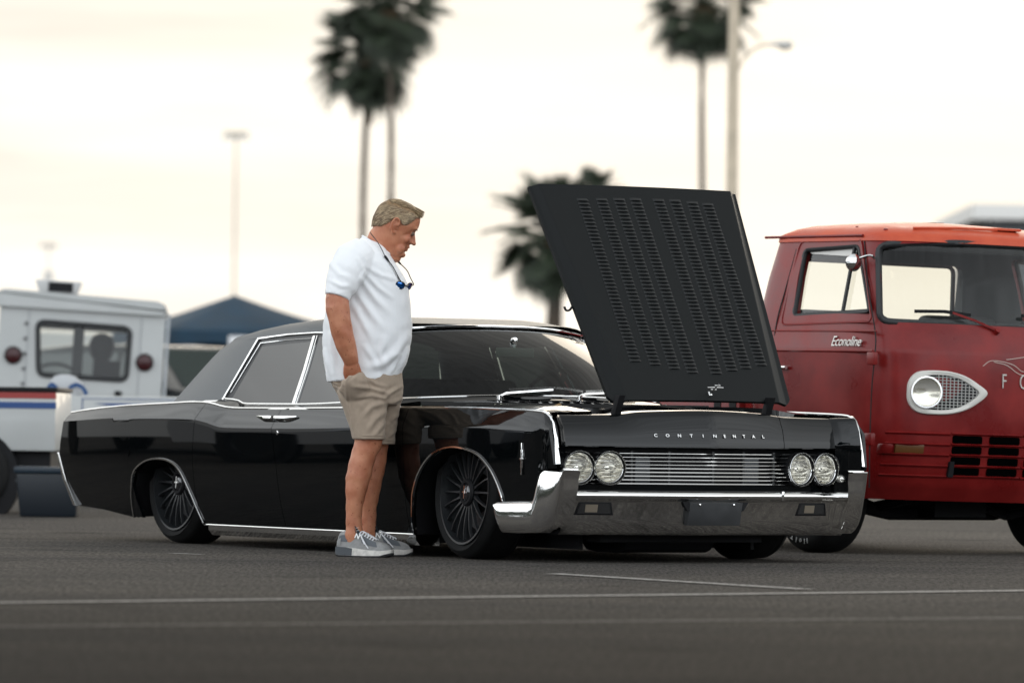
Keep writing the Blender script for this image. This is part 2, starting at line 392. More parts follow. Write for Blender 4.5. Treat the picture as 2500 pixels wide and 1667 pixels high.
cutA = ip([(.1, -.452), (.7, -.455), (.8, -.455)])                      # fender / front door
cutB = ip([(.11, -1.765), (.16, -1.767), (.45, -1.80), (.60, -1.836), (.66, -1.842), (.70, -1.815), (.745, -1.80)])
cutC = ip([(.11, -2.66), (.17, -2.726), (.30, -2.748), (.50, -2.756), (.678, -2.726), (.765, -2.66)])
front = ip([(.28, .895), (.49, .900), (.61, .876), (.69, .855), (.72, .832), (.745, .80)])
rear = ip([(.15, -4.24), (.19, -4.253), (.30, -4.345), (.478, -4.473), (.55, -4.453), (.687, -4.396), (.71, -4.38)])
def xs_of(a, b, extra=(), n=24): return sorted(set(list(np.round(np.linspace(a, b, n), 4))+[round(e, 4) for e in extra if a < e < b]))
fx = [x for x, _ in FA]; fx = sorted(fx+[(a+b)/2 for a, b in zip(fx, fx[1:])])
rx = [x for x, _ in RA]; rx = sorted(rx+[(a+b)/2 for a, b in zip(rx, rx[1:])])
for sd in (-1, 1):
    panel(xs_of(-.452, .90, fx+[.70, .72, .735, .745, .755, .765, .775, .787, .80, .82, .84, .86], 34), lambda z: cutA(z)+g, front, sd, 'front_fender')
    d1 = panel(xs_of(-1.80, -.452), lambda z: cutB(z)+g, lambda z: cutA(z)-g, sd, 'front_door')
    d2 = panel(xs_of(-2.726, -1.80, rx), lambda z: cutC(z)+g, lambda z: cutB(z)-g, sd, 'rear_door')
    panel(xs_of(-4.40, -2.726, rx, 40), rear, lambda z: cutC(z)-g, sd, 'quarter_panel')
    def P(x, z, o=.004): return (x, sd*(sy(x, z)+o), z)
    # door handles: two spear shaped grips nose to tail
    for (xa, xb, d, big) in ((-2.03, -1.83, d2, 0), (-1.795, -1.585, d1, 1)):
        h = MB(); zc = .692
        secs = []
        for t in lin(0, 1, 8):
            x = xa+(xb-xa)*t; tt = t if not big else 1-t
            hh = .006+.018*min(1, tt*2.2)*(1 if tt < .9 else .85); dd = .006+.022*min(1, tt*1.6)
            y0 = sd*(sy(x, zc)+.002)
            secs.append([(x, y0, zc+.012-hh*1.4), (x, y0, zc+.014), (x, y0+sd*dd, zc+.016), (x, y0+sd*dd*1.1, zc+.012-hh*.5)])
        h.add(loft(secs)); h.build('door_handle', CHROME, d, 30, bevel=.0015)
    if True:
        x = -1.775; lk = MB().add(lathe([(.001, .006), (.008, .006), (.012, .003), (.013, -.004)], 16, (x, 0, .618)))
        lk.v = [(a, sd*(sy(x, .618)+b), c) for a, b, c in lk.v]; lk.build('door_lock', CHROME, d1)
    # chrome blade along the belt and down the front of the fender
    path = [(x, sd*(wid(x)-.002), zbelt(x)+.004) for x in list(np.linspace(-4.38, .70, 90))]
    path += [(.765, sd*(wid(.765)-.002), .744), (.80, sd*(wid(.80)), .735), (.832, sd*wid(.832), .716), (.853, sd*wid(.853), .690), (.866, sd*(wid(.866)), .655), (.878, sd*(wid(.88)+.004), .61), (.890, sd*(wid(.89)+.008), .55), (.903, sd*(wid(.9)+.010), .488)]
    sc = [1.0]*len(path)
    for i in range(1, 9): sc[-i] = 1.0+.35*(9-i)/8
    MB().add(sweep(path, [(-.009, -.004), (-.006, .004), (.006, .005), (.010, -.001), (.007, -.007), (-.005, -.008)], (0, 0, 1) if sd < 0 else (0, 0, 1), scale=sc)).build('belt_trim', CHROME, CAR, 30)
    for tab, nm in ((FA, 'wheel_arch_trim'), (RA, 'wheel_arch_trim')):
        c = cat([P(x, z, .001) for x, z in tab], 5)
        MB().add(sweep(c, [(-.004, -.007), (.004, -.008), (.007, 0), (.004, .008), (-.004, .006)], (0, 1, 0))).build(nm, CHROME, CAR, 60)
    # rocker panel with bright upper edge
    rk = MB(); rk.add(loft([[(x, sd*(sy(x, .113)-.004), .112), (x, sd*(sy(x, .113)-.006), .085), (x, sd*(sy(x, .113)-.03), .058), (x, sd*.8, .055), (x, sd*.8, .112)] for x in lin(-2.66, -.415, 12)]))
    rk.build('rocker_panel', CHROMED, CAR, 30)
    MB().add(tube([(x, sd*(sy(x, .113)+.001), .114) for x in lin(-2.695, -.414, 20)], .0045, 6)).build('rocker_trim', CHROME, CAR)
    # inner wheel houses, black
    for cx, tab in ((0, FA), (-3.2, RA)):
        w = MB(); ring = [(x, z) for x, z in tab]
        w.add(loft([[(x, sd*(sy(x, max(z, .15))-.02), z) for x, z in ring], [(x, sd*.52, z+.03) for x, z in ring]], cap=False, closed=False))
        w.add(prism([(tab[0][0]-.02, .06)]+[(x, z+.03) for x, z in ring]+[(tab[-1][0]+.02, .06)], sd*.50, sd*.52)); w.build('wheel_house', BLACK, CAR)

# ---- front: V shaped nose
def xfas(y):
    a = abs(y)
    if a <= .80: return .915-.15*a
    return .795+(.903-.795)*((a-.80)/.088)**1.3
ztop = crv([(-.90, .735), (-.80, .733), (-.52, .736), (-.44, .742), (-.36, .752), (0, .762), (.36, .752), (.44, .742), (.52, .736), (.80, .733), (.90, .735)])
def nose(y, k):
    zt = ztop(y); xf = xfas(y)
    prof = [(-.17, 0), (-.09, -.001), (-.060, -.004), (-.048, -.010), (-.040, -.020), (-.034, -.035), (-.012, .665-zt), (.004, .60-zt), (.006, .578-zt), (-.004, .570-zt), (-.07, .568-zt)]
    dx, dz = prof[k]; return (xf+dx, y, zt+dz)
ysn = sorted(set(list(np.linspace(-.886, .886, 61).round(4))+[-.80, .80, -.83, .83, -.86, .86]))
for nm, lo, hi in (('header_panel', -.886, .455), ('fender_nose', .459, .886)):
    yy = [lo]+[y for y in ysn if lo < y < hi]+[hi]
    MB().add(grid(nose, yy, range(11))).build(nm, PAINT, CAR, 50)
# side returns of the fender ends (below the header, beside the grille)
for sd in (-1, 1):
    MB().add(grid(lambda y, z: (xfas(y)+(.004 if z > .5 else 0), sd*y, z), [.80, .82, .84, .86, .88, .889], [.575, .52, .46, .40, .36])).build('fender_return', PAINT, CAR, 60)
MB().add(grid(lambda y, z: (xfas(y)-.012, y, z), np.linspace(-.82, .82, 31), [.388, .372, .352])).build('lower_valance', PAINT, CAR)
MB().add(grid(lambda y, z: (xfas(y)-.10, y, z), np.linspace(-.81, .81, 21), [.57, .47, .37])).add(grid(lambda y, d: (xfas(y)-d, y, .384), np.linspace(-.81, .81, 21), [.012, .10])).build('grille_backing', BLACK, CAR)
for i in range(9):
    z = .3945+.0188*i
    pth = [(xfas(y)-.016, y, z) for y in list(np.linspace(-.80, -.03, 14))+[0]+list(np.linspace(.03, .80, 14))]
    MB().add(sweep(pth, [(-.006, -.0012), (.004, -.0026), (.0062, 0), (.004, .0026), (-.006, .0012)])).build('grille_bar', CHROME, CAR, 40)
for y in (-.81, .81):
    MB().add(tube([(xfas(y)-.014, y, .392), (xfas(y)-.014, y, .548)], .004, 6, (0, 1, 0))).build('grille_end_bar', CHROME, CAR)
for y in (-.42, -.22, .02, .22, .42):
    MB().add(box(xfas(y)-.05, xfas(y)-.038, y-.006, y+.006, .39, .555)).build('grille_support', mat('dull_support', (.03, .032, .034), .4), CAR)
# radiator and hoses seen dimly behind the grille
for y in (-.34, .30):
    MB().add(box(xfas(y)-.095, xfas(y)-.075, y-.045, y+.045, .395, .53)).build('horn_bracket', mat('dull_metal', (.08, .085, .09), .45, .3), CAR, 40, bevel=.01)
# headlights
for y in (-.728, -.566, .566, .728):
    c = (xfas(y)+.004, y, .471); ang = -.148 if y > 0 else .148
    def hl(prof, n=36): return one(lathe(prof, n, (0, 0, 0), 'x')).xf(Matrix.Translation(c) @ Matrix.Rotation(-ang, 4, 'Z'))
    bez = hl([(.0865, -.075), (.0865, .010), (.084, .018), (.080, .019), (.077, .012), (.0755, -.004)]).build('headlight', BLACK, CAR, 50)
    hl([(.0868, .004), (.0872, .014), (.084, .0205), (.0805, .0205), (.0795, .014)]).build('headlight_ring', CHROME, bez, 60)
    hl([(.0765, -.010), (.0765, .004), (.074, .007), (.0715, .005), (.0705, -.008)]).build('lamp_rim', CHROME, bez, 60)
    hl([(.0001, -.060), (.02, -.056), (.042, -.044), (.060, -.026), (.0705, -.006)]).build('reflector', SILVER, bez, 60)
    hl([(.012, -.062), (.012, -.03), (.0001, -.027)], 12).build('bulb_shield', CHROME, bez, 60)
    hl([(.0712, -.003), (.058, .006), (.035, .011), (.0001, .013)]).build('lens', LENSM, bez, 60)
# lettering across the header
msg = 'CONTINENTAL'; ly = [-.318+.0635*i for i in range(11)]
for ch, y in zip(msg, ly):
    x = xfas(y)+.004; sl = -.15 if y > 0 else .15
    ex = Vector((sl, 1, 0)).normalized(); ez = Vector((.92, -sl*.92, .38)).normalized(); ey = ez.cross(ex)
    text('letter', ch, .023, CHROME, CAR, basis((x-.004, y, .632), ex, ey, ez), .003, offset=.0004, sx=1.15)
# front bumper
def bump_x(y): a = abs(y); return .935-.15*a if a < .76 else .821+.10*((a-.76)/.12)**1.5
bprof = [(-.10, .358), (-.01, .360), (.012, .355), (.022, .343), (.024, .330), (.016, .318), (.004, .312), (-.006, .300), (-.026, .22), (-.05, .155), (-.075, .140), (-.14, .138)]
MB().add(grid(lambda y, k: (bump_x(y)+bprof[k][0], y, bprof[k][1]), list(np.linspace(-.84, -.05, 18))+[0]+list(np.linspace(.05, .84, 18)), range(12))).build('front_bumper', CHROMED, CAR, 60)
BUMP = bpy.data.objects['front_bumper']
for y0 in (.42,): MB().add(box(bump_x(y0)+.003, bump_x(y0)+.027, y0-.004, y0+.010, .314, .360)).build('bumper_joint', CHROME, BUMP, 30, bevel=.002)
AMBER = mat('turn_lamp_lens', (.20, .17, .13), .25, coat=.5)
for sd in (-1, 1):
    yc = .643*sd
    def bf(y, z, o): # point on bumper face
        return (bump_x(y)+float(np.interp(z, [.155, .22, .30, .312], [-.05, -.026, -.006, .004]))+o, y, z)
    fr = MB().add(loft([[bf(y, z, o) for y, z in ((yc-.105, .238), (yc+.105, .238), (yc+.085, .302), (yc-.085, .302))] for o in (-.03, .002)], flip=False)); fr.build('turn_lamp', BLACK, BUMP, 30, bevel=.003)
    tl = bpy.data.objects[fr and 'turn_lamp'] if False else None
    MB().add(loft([[bf(y, z, o) for y, z in ((yc-.09, .246), (yc+.09, .246), (yc+.075, .296), (yc-.075, .296))] for o in (-.02, .0035)])).build('turn_lamp_lens', mat('smoked_lens', (.03, .03, .03), .2, coat=.6), BUMP, 30)
    MB().add(loft([[bf(y, z, o) for y, z in ((yc-.05, .252), (yc+.015, .252), (yc+.015, .290), (yc-.05, .290))] for o in (-.01, .005)])).build('turn_lamp_bulb', AMBER, BUMP, 30)
pl = MB().add(loft([[(bump_x(0)+float(np.interp(z, [.19, .303], [-.026, 0]))+o, y, z) for y, z in ((-.155, .19), (.155, .19), (.155, .303), (-.155, .303))] for o in (-.03, .006)]))
pl.build('licence_plate_blank', mat('plate_grey', (.050, .052, .054), .45, .2, var=.2), BUMP, 30, bevel=.003)
for sd in (-1, 1):
    MB().add(prism([(sd*.15, .262), (sd*.165, .262), (sd*.195, .307), (sd*.15, .307)], .915, .932, 'x')).build('plate_bracket', BLACK, BUMP, 30)
    MB().add(lathe([(.006, .935), (.006, .945), (.0001, .946)], 10, (0, sd*.10, .292), 'x')).build('plate_bolt', CHROME, BUMP)
# bumper end wings, sweeping up and round the corner
WING = [(.458, .286), (.471, .298), (.60, .300), (.715, .302), (.738, .312), (.751, .344), (.766, .40), (.78, .443), (.787, .458), (.80, .466), (.93, .468), (.948, .462), (.945, .44), (.918, .318), (.878, .216), (.850, .185), (.822, .168), (.764, .149), (.62, .144), (.505, .143), (.47, .20)]
for sd in (-1, 1):
    def wy(x): return .888+.212*(.95-x)+.012*sin(pi*min(1, max(0, (x-.45)/.5)))
    hi_ = ip([(.458, .286), (.466, .296), (.60, .300), (.715, .302), (.738, .312), (.751, .344), (.766, .40), (.78, .443), (.787, .458), (.80, .466), (.93, .468), (.950, .462)])
    lo_ = ip([(.458, .275), (.466, .22), (.48, .18), (.505, .145), (.62, .144), (.764, .149), (.822, .168), (.850, .185), (.878, .216), (.918, .318), (.945, .44), (.950, .455)])
    wx = [.458, .462, .466, .473, .48, .49, .505]+list(np.linspace(.54, .71, 7))+[.72, .73, .738, .745, .751, .757, .766, .773, .78, .787, .795]+list(np.linspace(.81, .93, 13))+[.938, .945, .950]
    rws = [0, .03, .08, .16, .3, .5, .7, .84, .92, .97, 1]
    v, f = grid(lambda x, t: (x-.010*abs(2*t-1)**8*(x > .93), sd*(wy(x)+.012*(1-abs(2*t-1)**2.2)-.010*abs(2*t-1)**10), lo_(x)+(hi_(x)-lo_(x))*t), wx, rws)
    n, m_ = len(rws), len(wx)
    per = [i*n for i in range(m_)]+[(m_-1)*n+j for j in range(1, n)]+[i*n+n-1 for i in range(m_-2, -1, -1)]+[j for j in range(n-2, 0, -1)]; k0 = len(v)
    for dd in (.008, .085): v += [(v[i][0]+(.002 if dd < .01 else -.004), v[i][1]-sd*dd, v[i][2]+(0 if dd > .01 else 0)) for i in per]
    N_ = len(per); f += [(per[i], per[(i+1) % N_], k0+(i+1) % N_, k0+i) for i in range(N_)]+[(k0+i, k0+(i+1) % N_, k0+N_+(i+1) % N_, k0+N_+i) for i in range(N_)]
    MB().add((v, f)).build('bumper_wing', CHROMED, CAR, 50)
# small marker lamp bullet at the left inner wing
for sd in (-1, 1):
    MB().add(lathe([(.0001, .035), (.012, .028), (.020, .01), (.022, -.02)], 20, (.815, sd*.825, .425), 'x')).build('corner_lamp', LENSM if False else SILVER, CAR, 60)
# star emblem on the right fender side
for sd in (-1, 1):
    em = MB(); x0 = .655; zc = .51; yb = sy(x0, zc)
    em.add(box(x0-.0035, x0+.0035, sd*yb, sd*(yb+.008), zc-.078, zc+.078)); em.add(box(x0-.018, x0+.018, sd*yb, sd*(yb+.007), zc-.003, zc+.003))
    for s2 in (-1, 1): em.add(box(x0+s2*.0075-.0022, x0+s2*.0075+.0022, sd*yb, sd*(yb+.006), zc-.045, zc+.045))
    em.build('star_emblem', CHROME, CAR, 30, bevel=.001)

# ---- hood, raised and hinged at its front edge
HA = radians(59.6); e1 = Vector((-cos(HA), 0, sin(HA))); hn = Vector((sin(HA), 0, cos(HA))); HC = Vector((.76, .0, .805))
def hp(s_, v_, d=0.): p = HC+e1*s_+Vector((0, 1, 0))*v_+hn*d; return tuple(p)
def hw(s_): t = s_/1.258; return (-.505-.105*t, .572+.062*t)
def hd(s_, q, cr=.046):
    """depth of the skin at cross position q (-1..1)"""
    lo, hi = hw(s_); w = (hi-lo)/2; a = abs(q); k = 1-(.088-.042*s_/1.258)/w; m_ = k+(1-k)*.66
    dome = .010*(1-a*a)
    fl = 0 if a < k else (-.024*(a-k)/(m_-k) if a < m_ else -.024-.001*(a-m_)/(1-m_))
    return dome+fl
def hood_pt(s_, q, d=0.):
    lo, hi = hw(s_); v_ = (lo+hi)/2+(hi-lo)/2*q; return hp(s_, v_, hd(s_, q)+d)
qs = list(np.linspace(-1, -.82, 22))+list(np.linspace(-.78, .78, 17))+list(np.linspace(.82, 1, 22))
ss = [0, .006, .015, .03]+list(np.linspace(.06, 1.22, 22))+[1.24, 1.252, 1.258]
def hcorner(s_, q):
    # rounded front corners
    a = abs(q); s2 = s_
    if a > .93: s2 = s_+max(0, (.035*((a-.93)/.07)**2)*(1-s_/.12)) if s_ < .12 else s_
    return s2
top = grid(lambda s_, q: hood_pt(hcorner(s_, q), q), ss, qs); bot = grid(lambda s_, q: hood_pt(hcorner(s_, q), q, -.018), ss, qs, flip=True)
hm = MB().add(top).add(bot)
nq = len(qs); ns = len(ss)
per = [(0, j) for j in range(nq)]+[(i, nq-1) for i in range(1, ns)]+[(ns-1, j) for j in range(nq-2, -1, -1)]+[(i, 0) for i in range(ns-2, 0, -1)]
idx = [i*nq+j for i, j in per]; o2 = ns*nq
hm.f += [(idx[k], idx[(k+1) % len(idx)], idx[(k+1) % len(idx)]+o2, idx[k]+o2) for k in range(len(idx))]; hm.m += [0]*len(idx)
HOOD = hm.build('hood', MATTE, CAR, 24)
# louvres: pressed scoops, open towards the hinge
def louver_mesh():
    mb = MB(); W2, Ln, Hh = .0345, .0165, .0062; n = 8
    def sec(t, h):    # t along -s, cross arch
        return [(t, -W2+2*W2*i/n, h*(1-abs(2*i/n-1)**4)) for i in range(n+1)]
    r0, r1, r2 = sec(.0095, .0002), sec(.0, Hh*.62), sec(-.0075, Hh)
    mb.add(loft([r0, r1, r2], cap=False, closed=False))
    low = [(p[0]+.0005, p[1]*.97, .0004) for p in r2]
    mb.add(loft([[(p[0]+.0008, p[1]*.97, p[2]*.9) for p in r2], low], cap=False, closed=False), 1)
    return mb
LOUV = mat('louvre_lit_black', (.009, .0105, .011), .29, spec=.36)  # hood paint made lighter and glossier to stand for lit louvre edges
lv = louver_mesh().mesh('louver', [LOUV, mat('louvre_slot', (.0015, .0015, .0015), .9, spec=.0)], 50)
colsv = [(-.334, -.306, 1.167, .228), (-.220, -.196, 1.171, .209), (-.116, -.090, 1.175, .187), (-.017, .010, 1.179, .165), (.122, .152, 1.179, .163), (.222, .252, 1.180, .184), (.325, .341, 1.173, .200), (.418, .442, 1.167, .221)]
cells = []
for (va, vb, sa, sb) in colsv:
    n = int(round((sa-sb)/.0221))
    for i in range(n+1): cells.append((sa+(sb-sa)*i/n, va+(vb-va)*i/n))
def lou_M(s_, v_):
    lo, hi = hw(s_); q = (v_-(lo+hi)/2)/((hi-lo)/2); return basis(hp(s_, v_, hd(s_, q)+.0003), e1, Vector((0, 1, 0)), hn)
cells.sort(key=lambda c: c[0])
rest = bmesh.new()
for i, (s_, v_) in enumerate(cells):
    Ml = lou_M(s_, v_)
    if i < 300:
        o = bpy.data.objects.new('louver', lv); COL.objects.link(o); o.parent = HOOD; o.matrix_local = Ml
    else:
        t_ = lv.copy(); t_.transform(Ml); rest.from_mesh(t_); bpy.data.meshes.remove(t_)
rm = bpy.data.meshes.new('louvers'); rest.to_mesh(rm); rest.free()
for q in lv.materials: rm.materials.append(q)
rm.polygons.foreach_set('use_smooth', [True]*len(rm.polygons)); obj('louvers', rm, HOOD, kind='stuff')
# ornament
def hpt(s_, v_, d): lo, hi = hw(s_); q = (v_-(lo+hi)/2)/((hi-lo)/2); return hp(s_, v_, hd(s_, q)+d)
om = MB(); v0 = .068
om.add(loft([[hpt(.035+a, v0+b, d) for a, b in ((-.012, -.010), (.010, -.010), (.010, .010), (-.012, .010))] for d in (0, .014)]))
om.add(loft([[hpt(.035+a, v0+b, d) for a, b in ((-.006, -.006), (.005, -.006), (.005, .006), (-.006, .006))] for d in (.014, .045)]))
om.build('hood_ornament', CHROME, HOOD, 30, bevel=.002)
st = MB()
for a, b in (((.035, v0, .028), (.035, v0, .105)),): st.add(tube([hpt(*a), hpt(.035, v0, .066), hpt(*b)], [.002, .005, .0015], 6))
st.add(tube([hpt(.035, v0-.047, .068), hpt(.035, v0, .068), hpt(.035, v0+.047, .068)], [.0035, .0055, .0035], 6, up=hn))
for dd in (.048, .088): st.add(tube([hpt(.035, v0-.017, dd), hpt(.035, v0+.017, dd)], .0042, 6, up=hn))
st.build('ornament_star', CHROME, HOOD, 40)
for v_ in (-.475, .415):
    MB().add(loft([[(x+a, v_+b, z) for a, b in ((-.022, -.018), (.022, -.018), (.022, .018), (-.022, .018))] for x, z in ((.735, .70), (.755, .765), (.785, .83))])).build('hinge_arm', BLACK, CAR, 30, bevel=.004)
# release cable hook at the hood's rear edge
MB().add(tube(cat([hood_pt(.56, -1, -.015), hood_pt(.545, -1.03, -.02), hood_pt(.55, -1.05, -.03), hood_pt(.57, -1.055, -.03)], 5), .006, 6)).build('hood_hook', BLACK, HOOD)

# ---- fender tops, cowl, engine bay
for sd in (-1, 1):
    yprof = [(0, 0), (.012, -.006), (.05, -.018), (.16, -.004), (.26, .018), (.345, .026), (.352, -.03)]
    def ft(x, k):
        w = wid(x); d, dz = yprof[k]; r = min(1, max(0, (.80-x)/.35)); return (x, sd*(w-.006-d*(w-.535)/.43), zbelt(x)+dz*r*1.0)
    MB().add(grid(ft, list(np.linspace(-1.0, .72, 22)), range(7))).build('fender_top', PAINT, CAR, 40)
def cowl(y, k):
    a = abs(y); xb = -.66-.30*(a/.86)**2.2; zb = .826-.030*(a/.86)**2
    return [(xb, y, zb), (xb+.035, y, zb-.018), (xb+.09, y, zb-.026), (-.50, y, .790), (-.485, y, .77), (-.485, y, .60)][k]
MB().add(grid(cowl, np.linspace(-.875, .875, 31), range(6))).build('cowl_panel', PAINT, CAR, 30)
for k in range(14):
    y = -.42+.84*k/13
    MB().add(box(-.575, -.525, y-.016, y+.016, .797, .803)).build('cowl_slot', BLACK, CAR, 0)
eb = MB().add(box(-.47, .66, -.56, .56, .42, .44)).add(box(.64, .66, -.56, .56, .42, .735)).add(box(-.47, .66, -.575, -.56, .42, .735)).add(box(-.47, .66, .56, .575, .42, .735))
eb.build('engine_bay', BLACK, CAR, 0)
en = MB().add(lathe([(.0001, .765), (.16, .765), (.185, .755), (.19, .72), (.17, .70), (.0001, .70)], 28, (.05, .0, 0), 'z')); en.add(box(-.35, .45, -.22, .22, .45, .66)); en.add(box(-.3, .4, -.40, -.22, .5, .70)); en.add(box(-.3, .4, .22, .40, .5, .70))
en.build('engine', mat('engine_black', (.02, .02, .021), .4), CAR, 40, bevel=.01)
MB().add(tube(cat([(.30, -.30, .74), (.38, -.25, .765), (.47, -.12, .772), (.52, .05, .76), (.5, .25, .75)], 6), .012, 8)).build('engine_hose', BLACK, CAR)
MB().add(tube([(-.05, -.42, .752), (.05, -.37, .782)], .008, 6)).build('dipstick', mat('brass_tip', (.42, .26, .10), .4), CAR)
MB().add(lathe([(.0001, .765), (.05, .765), (.055, .755), (.05, .72)], 20, (.30, -.34, 0), 'z')).build('filler_cap', mat('cap_metal', (.06, .06, .06), .4, .3), CAR)

# ---- roof and glass
def roofp(s_, v_):
    a = abs(v_); xf = -1.235-.165*a**2.4; xr = -2.955+.0*a; x = xf+(xr-xf)*s_
    hwid = float(np.interp(x, [-2.95, -2.6, -2.0, -1.4, -1.2], [.655, .695, .715, .675, .655])); 
    ze = float(np.interp(x, [-2.95, -2.8, -2.5, -2.1, -1.6, -1.2], [1.115, 1.120, 1.130, 1.148, 1.150, 1.142]))
    zc = float(np.interp(x, [-2.95, -2.8, -2.5, -2.1, -1.6, -1.3, -1.2], [1.170, 1.196, 1.226, 1.248, 1.240, 1.208, 1.195]))
    return (x, hwid*v_, ze+(zc-ze)*max(0, 1-a**5)**.6)
rv = [-1, -.985, -.96, -.92, -.86, -.78]+list(np.linspace(-.68, .68, 13))+[.78, .86, .92, .96, .985, 1]
rsv = [0, .015, .04, .08]+list(np.linspace(.14, 1, 16))
MB().add(grid(roofp, rsv, rv)).build('roof', ROOFM, CAR, 50)
MB().add(grid(lambda s_, v_: (lambda p: (p[0], p[1]*.97, p[2]-.03))(roofp(s_, v_)), rsv, rv)).build('headliner', INT, CAR, 50)
# sail panels and back window
for sd in (-1, 1):
    A = cat([(-2.515, .712, 1.125), (-2.545, .76, 1.05), (-2.575, .83, .93), (-2.60, .885, .79)], 6)
    B = cat([(-2.955, .655, 1.115), (-3.035, .70, 1.055), (-3.125, .77, .94), (-3.265, .86, .772)], 6)
    MB().add(grid(lambda i, t: (lambda a, b: (a[0]+(b[0]-a[0])*t, sd*(a[1]+(b[1]-a[1])*t+.018*sin(pi*t)), a[2]+(b[2]-a[2])*t))(A[i], B[i]), range(len(A)), lin(0, 1, 8))).build('sail_panel', ROOFM, CAR, 60)
    MB().add(tube([(-2.60, sd*.892, .782), (-3.0, sd*.882, .776), (-3.27, sd*.868, .768)], .009, 6)).build('sail_trim', CHROME, CAR)
MB().add(grid(lambda t, v_: (-2.955-.31*t, v_*(.65+.21*t), 1.115-.343*t+.05*(1-v_*v_)), lin(0, 1, 6), np.linspace(-1, 1, 9))).build('rear_window', GLASSD, CAR, 60)
MB().add(grid(lambda x, v_: (x, v_*(wid(x)-.004), zbelt(x)-.01+.03*(1-v_*v_) if x > -4.3 else .69), list(np.linspace(-4.40, -3.24, 12)), np.linspace(-1, 1, 11))).build('boot_lid', PAINT, CAR, 40)
MB().add(grid(lambda v_, k: [(-4.40, v_*.92, .70), (-4.46, v_*.92, .55), (-4.46, v_*.92, .45), (-4.26, v_*.92, .19)][k], np.linspace(-1, 1, 5), range(4))).build('rear_panel', PAINT, CAR, 30)
for sd in (-1, 1): pass
MB().add(loft([[(x+dx, v_, z) for dx, x, z in ((.0, -4.478, .486), (-.022, -4.485, .482), (-.026, -4.395, .335), (-.020, -4.265, .188), (.004, -4.255, .186), (.0, -4.385, .335))] for v_ in (-.955, -.8, 0, .8, .955)])).build('rear_bumper', CHROME, CAR, 30, bevel=.004)
# windscreen
def ws(t, v_):
    a = abs(v_); b = (-.675-.30*a**2.2, v_*.845, .826-.030*a*a); h = (-1.245-.165*a**2.4, v_*.648, 1.190-.040*a**2.5)
    bow = .035*sin(pi*t)*(1-a**4)
    return (b[0]+(h[0]-b[0])*t+bow*.6, b[1]+(h[1]-b[1])*t+math.copysign(.02, v_)*sin(pi*t)*a, b[2]+(h[2]-b[2])*t+bow*.6)
wv = np.linspace(-1, 1, 33)
WS = MB().add(grid(ws, lin(0, 1, 10), wv)).build('windscreen', GLASS, CAR, 60)
MB().add(sweep([tuple(Vector(ws(1, v_))+Vector((.012, 0, .004))) for v_ in wv], rect(.020, .014), (0, 0, 1))).build('header_trim', CHROME, CAR, 40, bevel=.003)
MB().add(tube([tuple(Vector(ws(0, v_))+Vector((.008, 0, .002))) for v_ in wv], .007, 8)).build('windscreen_base_trim', CHROME, CAR)
MB().add(grid(lambda t, v_: tuple(Vector(ws(.90+.1*t, v_))+Vector((-.004, 0, -.004))), [0, 1], wv)).build('sun_shade_band', INT, CAR, 60)
